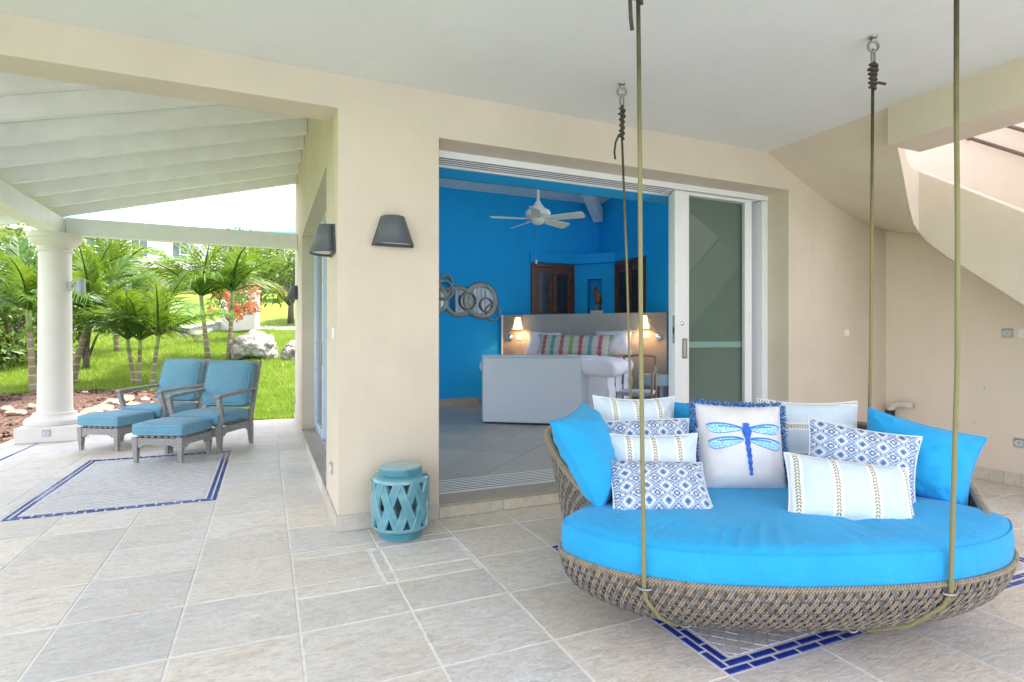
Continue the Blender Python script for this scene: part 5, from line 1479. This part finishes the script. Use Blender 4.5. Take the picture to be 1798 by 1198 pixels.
me = bpy.data.meshes.new('grass'); me.vertices.add(n*3); me.loops.add(n*3); me.polygons.add(n)
me.vertices.foreach_set('co', co_.ravel()); me.loops.foreach_set('vertex_index', np.arange(n*3)); me.polygons.foreach_set('loop_start', np.arange(n)*3); me.polygons.foreach_set('loop_total', np.full(n, 3)); me.update(); me.validate()
me.materials.append(M['blade']); go = bpy.data.objects.new('grass', me); COL.objects.link(go); go['kind'] = 'stuff'; tag(go, 'short green grass of the sloping lawn', 'grass')

def rock(name, label, loc, sx, sy, sz, seed, mat, group=None, cat='rock', sub=4):
    bm = bmesh.new(); bmesh.ops.create_icosphere(bm, subdivisions=sub, radius=1)
    for v in bm.verts:
        p = v.co.copy(); d = 1+.35*noise.noise(p*1.1+Vector((seed, 0, 0)))+.18*noise.noise(p*2.6+Vector((0, seed, 0)))
        if sub > 3: d += .09*noise.noise(p*6+Vector((seed, seed, 0)))-.06*abs(noise.noise(p*Vector((4,4,10)).length*.35))
        v.co = Vector((p.x*d*sx, p.y*d*sy, max(-.55, p.z)*d*sz))
    me = bpy.data.meshes.new(name); bm.to_mesh(me); bm.free(); me.materials.append(mat)
    me.polygons.foreach_set('use_smooth', [True]*len(me.polygons))
    o = bpy.data.objects.new(name, me); COL.objects.link(o); o.location = loc
    return tag(o, label, cat, group)
rock('boulder', 'large pitted white limestone boulder on the lawn behind the lounge chairs', (-.30, 18.8, terr(-.3, 18.8)+.36), .66, .5, .50, 3.3, M['rock'], sub=5)
rock('boulder', 'limestone boulder at the house corner partly hidden by the wall', (.93, 18.3, terr(.9, 18.3)+.22), .46, .4, .36, 8.1, M['rock'], sub=5)
rock('boulder', 'dark weathered boulder beneath the variegated shrub', (-7.3, 18.3, terr(-7.3, 18.3)+.25), .80, .6, .55, 5.5, rock_mat('dark_rock', (.06, .055, .05), (.11, .10, .09), (.18, .165, .14)), sub=5)
for i, (px_, py_, s_) in enumerate([(180,707,.16),(196,700,.13),(210,712,.12),(222,697,.14),(233,703,.12),(205,718,.20),(160,713,.17),(245,708,.13),(28,712,.13),(12,707,.11),(57,703,.08),(150,690,.07),(268,702,.10),(95,706,.09),(172,727,.07),(255,696,.08)]):
    d = 990*1.12/(py_-598.6); d = min(d, 13.2); p = cam((px_-899)/990*d, d)
    rock('garden_stone', 'rounded tan stone lying in the mulch bed', (p.x, p.y, terr(p.x, p.y)+.06+s_*.25), s_, s_*.8, s_*.62, i*3.7+1, M['stone_tan'], 'tan stones in the mulch bed', 'stone', sub=3)
# slab at the lawn edge
pv = MB().box((-.35,-.3,0), (.35,.3,.05)).build('stepping_slab', M['concrete'], None, (-4.15, 10.1, terr(-4.15,10.1)+.075), (0,0,.4), bevel=.01); tag(pv, 'flat pale paving slab lying beside the planting bed', 'slab')

# ---- palms
def frond_mesh(L, droop, nleaf, seed, leaf=.36, flat=.5):
    rnd = random.Random(seed); mb = MB(); pts = []; n = 16
    for k in range(n+1):
        t = k/n; pts.append(Vector((L*(t-.20*t*t*droop), 0, L*(.12*t-droop*.62*t**2.4))))
    mb.tube(pts, [.020*(1-.85*k/n)+.003 for k in range(n+1)], 5)
    for k in range(nleaf):
        t = .10+.90*(k+.5)/nleaf; f = t*n; i = min(n-1, int(f)); p = pts[i].lerp(pts[i+1], f-i); T = (pts[i+1]-pts[i]).normalized()
        ll = leaf*(sin(pi*(.14+.80*t))**.7)*rnd.uniform(.85, 1.12)
        for sd_ in (-1, 1):
            side = Vector((0, sd_, 0)); upw = T.cross(side)*sd_
            up = Vector((-T.z, 0, T.x))
            d_ = (T*(.55+.5*t)+side*(1.0-.45*t)+up*(.35*flat+rnd.uniform(-.22, .22))).normalized()
            w_ = (T*.8-d_*.2).normalized()*.0100*rnd.uniform(.8, 1.2)
            m1 = p+d_*ll*.5; tip = p+d_*ll+Vector((0,0,-ll*rnd.uniform(.2, .7)))
            mb.add([p-w_*.5, p+w_*.5, m1+w_, m1-w_, tip], [(0,1,2,3),(3,2,4)])
    return mb
FM = []
for k in range(7):
    o = frond_mesh(1.0, .24+.085*k, 40, 20+k, .40).build('frond', M['frond_dry'] if k == 6 else M['frond'], None); FM.append(o.data); bpy.data.objects.remove(o)
def palm(label, base, top, lean, r0, nf, L, seed, spread=(14, 86), shaft=.5):
    x, y = base; z = terr(x, y); rnd = random.Random(seed)
    t = thing('palm_tree', label, 'palm tree', (x, y, z), 0, 'young palms on the garden slope')
    tp = Vector((top[0]-x, top[1]-y, top[2]-z)); pts = []; rad = []
    for k in range(13):
        f = k/12; p = Vector((tp.x*f**lean, tp.y*f**lean, tp.z*f)); pts.append(p); rad.append(r0*(1.35-.5*f**.4 if f < .3 else 1.0-.22*f))
    kk = 9
    MB().tube(pts[:kk+1], rad[:kk+1], 12).build('trunk', M['trunk'], t, smooth=True)
    MB().tube(pts[kk:]+[pts[-1]+(pts[-1]-pts[-2])*.8], [rad[kk]*1.06]+[r*1.0 for r in rad[kk+1:]]+[rad[-1]*.5], 12).build('crownshaft', M['crownshaft'], t, smooth=True)
    for k in range(nf):
        az = k*2.399+rnd.uniform(-.25, .25); el = radians(spread[1]-(spread[1]-spread[0])*((k+.5)/nf)**.8+rnd.uniform(-6, 6))
        lk = L*rnd.uniform(.85, 1.1)
        d_ = rnd.randrange(6) if (k < nf-1 or seed % 3) else 6
        o = linked(bpy.data.objects.new('tmp', FM[d_]), 'frond', t, pts[-1]+Vector((0,0,.02)), (rnd.uniform(-.35, .35), -el, az), (lk, lk, lk))
    return t
for o in [o for o in bpy.data.objects if o.name.startswith('tmp')]: bpy.data.objects.remove(o)
def at(px_, py_, d): 
    p = cam((px_-899)/990*d, d); p.z = CAMH-(py_-598.6)/990*d; return p
def pal(label, bx, d, tx, ty, r0, nf, L, seed, lean=1.0, **k):
    b = at(bx, 600, d); tp = at(tx, ty, d); palm(label, (b.x, b.y), tp, lean, r0, nf, L, seed, **k)
pal('leaning palm with ringed trunk beside the column', 128, 13.4, 163, 548, .075, 10, 1.75, 1, 1.5)
pal('slim palm stem of a close pair behind the far ottoman', 236, 13.6, 224, 596, .05, 7, 1.85, 2)
pal('second palm stem of the close pair, leaning the other way', 244, 13.5, 246, 598, .05, 6, 1.65, 3)
pal('short dark trunked palm between the stem pair and the chair back', 266, 13.3, 278, 590, .05, 7, 1.75, 4)
pal('straight palm with green shaft rising behind the first chair back', 366, 17.0, 353, 520, .07, 9, 2.0, 5)
pal('palm standing beside the limestone boulder', 402, 17.0, 409, 512, .07, 9, 2.0, 6)
pal('full palm crown rising behind the column', 60, 12.2, 50, 545, .07, 11, 1.7, 7)
pal('palm further up the slope with its crown under the porch beam', 205, 18.5, 200, 490, .07, 9, 2.1, 8)
# ---- shrubs and trees
def leafcloud(blobs, n, size, seed, aspect=.45):
    rnd = random.Random(seed); mb = MB()
    for k in range(n):
        c, r = blobs[rnd.randrange(len(blobs))]
        v = Vector((rnd.gauss(0, 1), rnd.gauss(0, 1), rnd.gauss(0, 1))).normalized()*r*(rnd.random()**.35)
        p = Vector(c)+v; s_ = size*rnd.uniform(.6, 1.3)
        d_ = (v.normalized()*.6+Vector((rnd.uniform(-1, 1), rnd.uniform(-1, 1), rnd.uniform(-.9, .5)))).normalized(); w_ = d_.cross(Vector((rnd.uniform(-1,1), rnd.uniform(-1,1), rnd.uniform(-1,1)))).normalized()*s_*aspect*.5
        m1 = p+d_*s_*.5; mb.add([p, m1-w_, p+d_*s_+Vector((0,0,-s_*.15)), m1+w_], [(0,1,2,3)])
    return mb
def tree(name, label, cat, px_, d, ztop_py, rad, h, n, leafsize, mat, seed, trunk=.07, limbs=6, group=None, low=0.25):
    b = at(px_, 600, d); z = terr(b.x, b.y); rnd = random.Random(seed)
    t = thing(name, label, cat, (b.x, b.y, z), 0, group); tk = MB(); blobs = []
    tk.tube([(0,0,-.1),(.03,.02,h*.25),(.0,.05,h*.5)], [trunk*1.3, trunk, trunk*.7], 8)
    for k in range(limbs):
        a = k*2.4+rnd.random(); e = Vector((cos(a)*rad*.75*rnd.uniform(.5, 1.1), sin(a)*rad*.75*rnd.uniform(.5, 1.1), h*rnd.uniform(low, .92)))
        tk.tube([(0,.03,h*low*.6), e*.55+Vector((0,0,h*.1)), e], [trunk*.6, trunk*.4, trunk*.12], 6); blobs.append((e, rad*rnd.uniform(.32, .55)))
    tk.build('trunk', M['bark'], t, smooth=True)
    leafcloud(blobs, n, leafsize, seed).build('crown', mat, t)
    return t
tree('shrub', 'variegated leafy shrub over the dark boulder beside the column', 'shrub', 18, 16.0, 0, 1.25, 2.2, 2600, .20, M['leaf'], 21, low=.15, limbs=10)
tree('shrub', 'loose dark shrub showing between the column and the leaning palm', 'shrub', 150, 15.5, 0, .55, 1.9, 900, .17, M['leaf'], 22, low=.15)
tree('garden_tree', 'broad dark tree rising behind the variegated shrub', 'tree', 20, 22, 0, 2.3, 5.6, 3600, .28, M['leaf_dark'], 23, .14, 10)
tree('garden_tree', 'spreading tree with fine leaves at the house corner uphill', 'tree', 510, 27, 0, 1.7, 3.5, 2600, .24, M['leaf'], 24, .12, 11, low=.4)
tree('garden_tree', 'leafy tree behind the flowering bush', 'tree', 455, 36, 0, 2.2, 4.0, 2600, .30, M['leaf_dark'], 25, .13, 9)
bg_ = tree('bougainvillea', 'coral red bougainvillea bush in front of a white wall', 'flowering bush', 405, 21.5, 0, 1.0, 2.4, 900, .14, M['leaf'], 26, .04, 9, low=.45)
rnd = random.Random(5)
leafcloud([((rnd.uniform(-.9, .9), rnd.uniform(-.5, .4), rnd.uniform(1.0, 2.3)), .22) for k in range(13)], 1000, .11, 77, .8).build('blossom', M['flower'], bg_)
# ---- walls, path, villas
def wline(name, label, cat, p0, p1, h, th, mat, pil=0, base_drop=.4):
    a, b = Vector(p0), Vector(p1); ux = (b-a).normalized(); ny = Vector((-ux.y, ux.x, 0)); L = (b-a).length
    t = thing(name, label, cat, (a.x, a.y, a.z)); 
    Mx = Matrix(((ux.x, ny.x, 0, 0), (ux.y, ny.y, 0, 0), (ux.z, 0, 1, 0), (0, 0, 0, 1)))
    MB().box((0,-th/2,-base_drop), (L,th/2,h), Mx).build('wall', M[mat], t, bevel=.02)
    MB().box((-.04,-th/2-.04,h+.002), (L+.04,th/2+.04,h+.08), Mx).build('coping', M[mat], t, bevel=.02)
    for k in range(pil):
        x = L*(k+.5)/pil; MB().box((x-.2,-th/2-.08,-base_drop), (x+.2,th/2+.08,h+.18), Mx).build('pilaster', M[mat], t, bevel=.02)
    return t
def gpt(px_, d, dz=0): p = at(px_, 600, d); p.z = terr(p.x, p.y)+dz; return p
wline('garden_wall', 'cream garden wall with pilasters on the slope behind the palms', 'wall', gpt(60, 24), gpt(262, 26), 1.15, .2, 'villa_wall', 3)
wline('garden_wall', 'pale terrace wall behind the coral bougainvillea', 'wall', gpt(392, 24.5, .35), gpt(452, 23.5, .6), 1.15, .25, 'villa_wall', 0)
wline('ramp_wall', 'low grey ramp wall beside the path uphill', 'wall', gpt(322, 22.5), gpt(425, 26.5), .34, .5, 'concrete', 0)
pth = MB(); vs = []
for k in range(25):
    px_ = 300+k*12; d = 25+.3*sin(k*.2)
    for e in (0, 1.1): p = at(px_, 600, d+e); vs.append((p.x, p.y, terr(p.x, p.y)+.05))
pth.add(vs, [(2*k, 2*k+2, 2*k+3, 2*k+1) for k in range(24)]); struct(pth.build('path', M['concrete']))
def villa(label, p, rotz, W, D, H, storeys, nwin, roof_h, ov=.7):
    t = thing('villa', label, 'house', p, rotz)
    MB().box((-W/2,-D/2,-2), (W/2,D/2,H)).build('wall', M['villa_wall'], t)
    r = MB().add([(-W/2-ov,-D/2-ov,H),(W/2+ov,-D/2-ov,H),(W/2+ov,D/2+ov,H),(-W/2-ov,D/2+ov,H),(-W/2+D*.45,0,H+roof_h),(W/2-D*.45,0,H+roof_h)], [(3,2,1,0),(0,1,5,4),(1,2,5),(2,3,4,5),(3,0,4)]).build('roof', M['roof_blue'], t)
    MB().box((-W/2-ov-.02,-D/2-ov-.05,H-.18), (W/2+ov+.02,-D/2-ov-.002,H+.02)).build('fascia', M['roof_blue'], r)
    sh_ = H/storeys
    for s_ in range(storeys):
        for k in range(nwin):
            x = -W/2+W*(k+.5)/nwin; z = s_*sh_+sh_*.25
            wd = MB().box((x-.6,-D/2-.04,z), (x+.6,-D/2-.001,z+sh_*.55)).build('window', M['white_alu'], t)
            MB().box((x-.52,-D/2-.05,z+.08), (x-.03,-D/2-.041,z+sh_*.55-.08)).build('pane', M['pane_dark'], wd); MB().box((x+.03,-D/2-.05,z+.08), (x+.52,-D/2-.041,z+sh_*.55-.08)).build('pane', M['pane_dark'], wd)
        if s_:
            b = MB().box((-W/2,-D/2-1.6,s_*sh_-.22), (W/2,-D/2-.001,s_*sh_)).build('balcony', M['villa_wall'], t)
            rl = MB()
            for q in range(int(W/.9)+1): rl.tube([(-W/2+q*.9,-D/2-1.55,s_*sh_), (-W/2+q*.9,-D/2-1.55,s_*sh_+1.0)], .025, 5)
            for zz in (.35, .65, 1.0): rl.tube([(-W/2,-D/2-1.55,s_*sh_+zz), (W/2,-D/2-1.55,s_*sh_+zz)], .02, 5)
            rl.build('railing', M['white_alu'], b)
    return t
p = at(110, 600, 44); p.z = terr(p.x, p.y)-.9
villa('cream two storey villa with blue hipped roof and railed balcony uphill', p, radians(22), 17, 8, 6.0, 2, 6, 2.2)
p = at(640, 600, 50); p.z = terr(p.x, p.y)-2.0
villa('pale villa with long blue eave rising beyond the house corner', p, radians(-14), 22, 9, 5.8, 2, 7, 2.4)
p = at(-130, 600, 36); p.z = terr(p.x, p.y)+2.2
villa('white villa with balcony rails at the top of the slope behind the broad tree', p, radians(30), 10, 7, 5.0, 2, 4, 2.0)
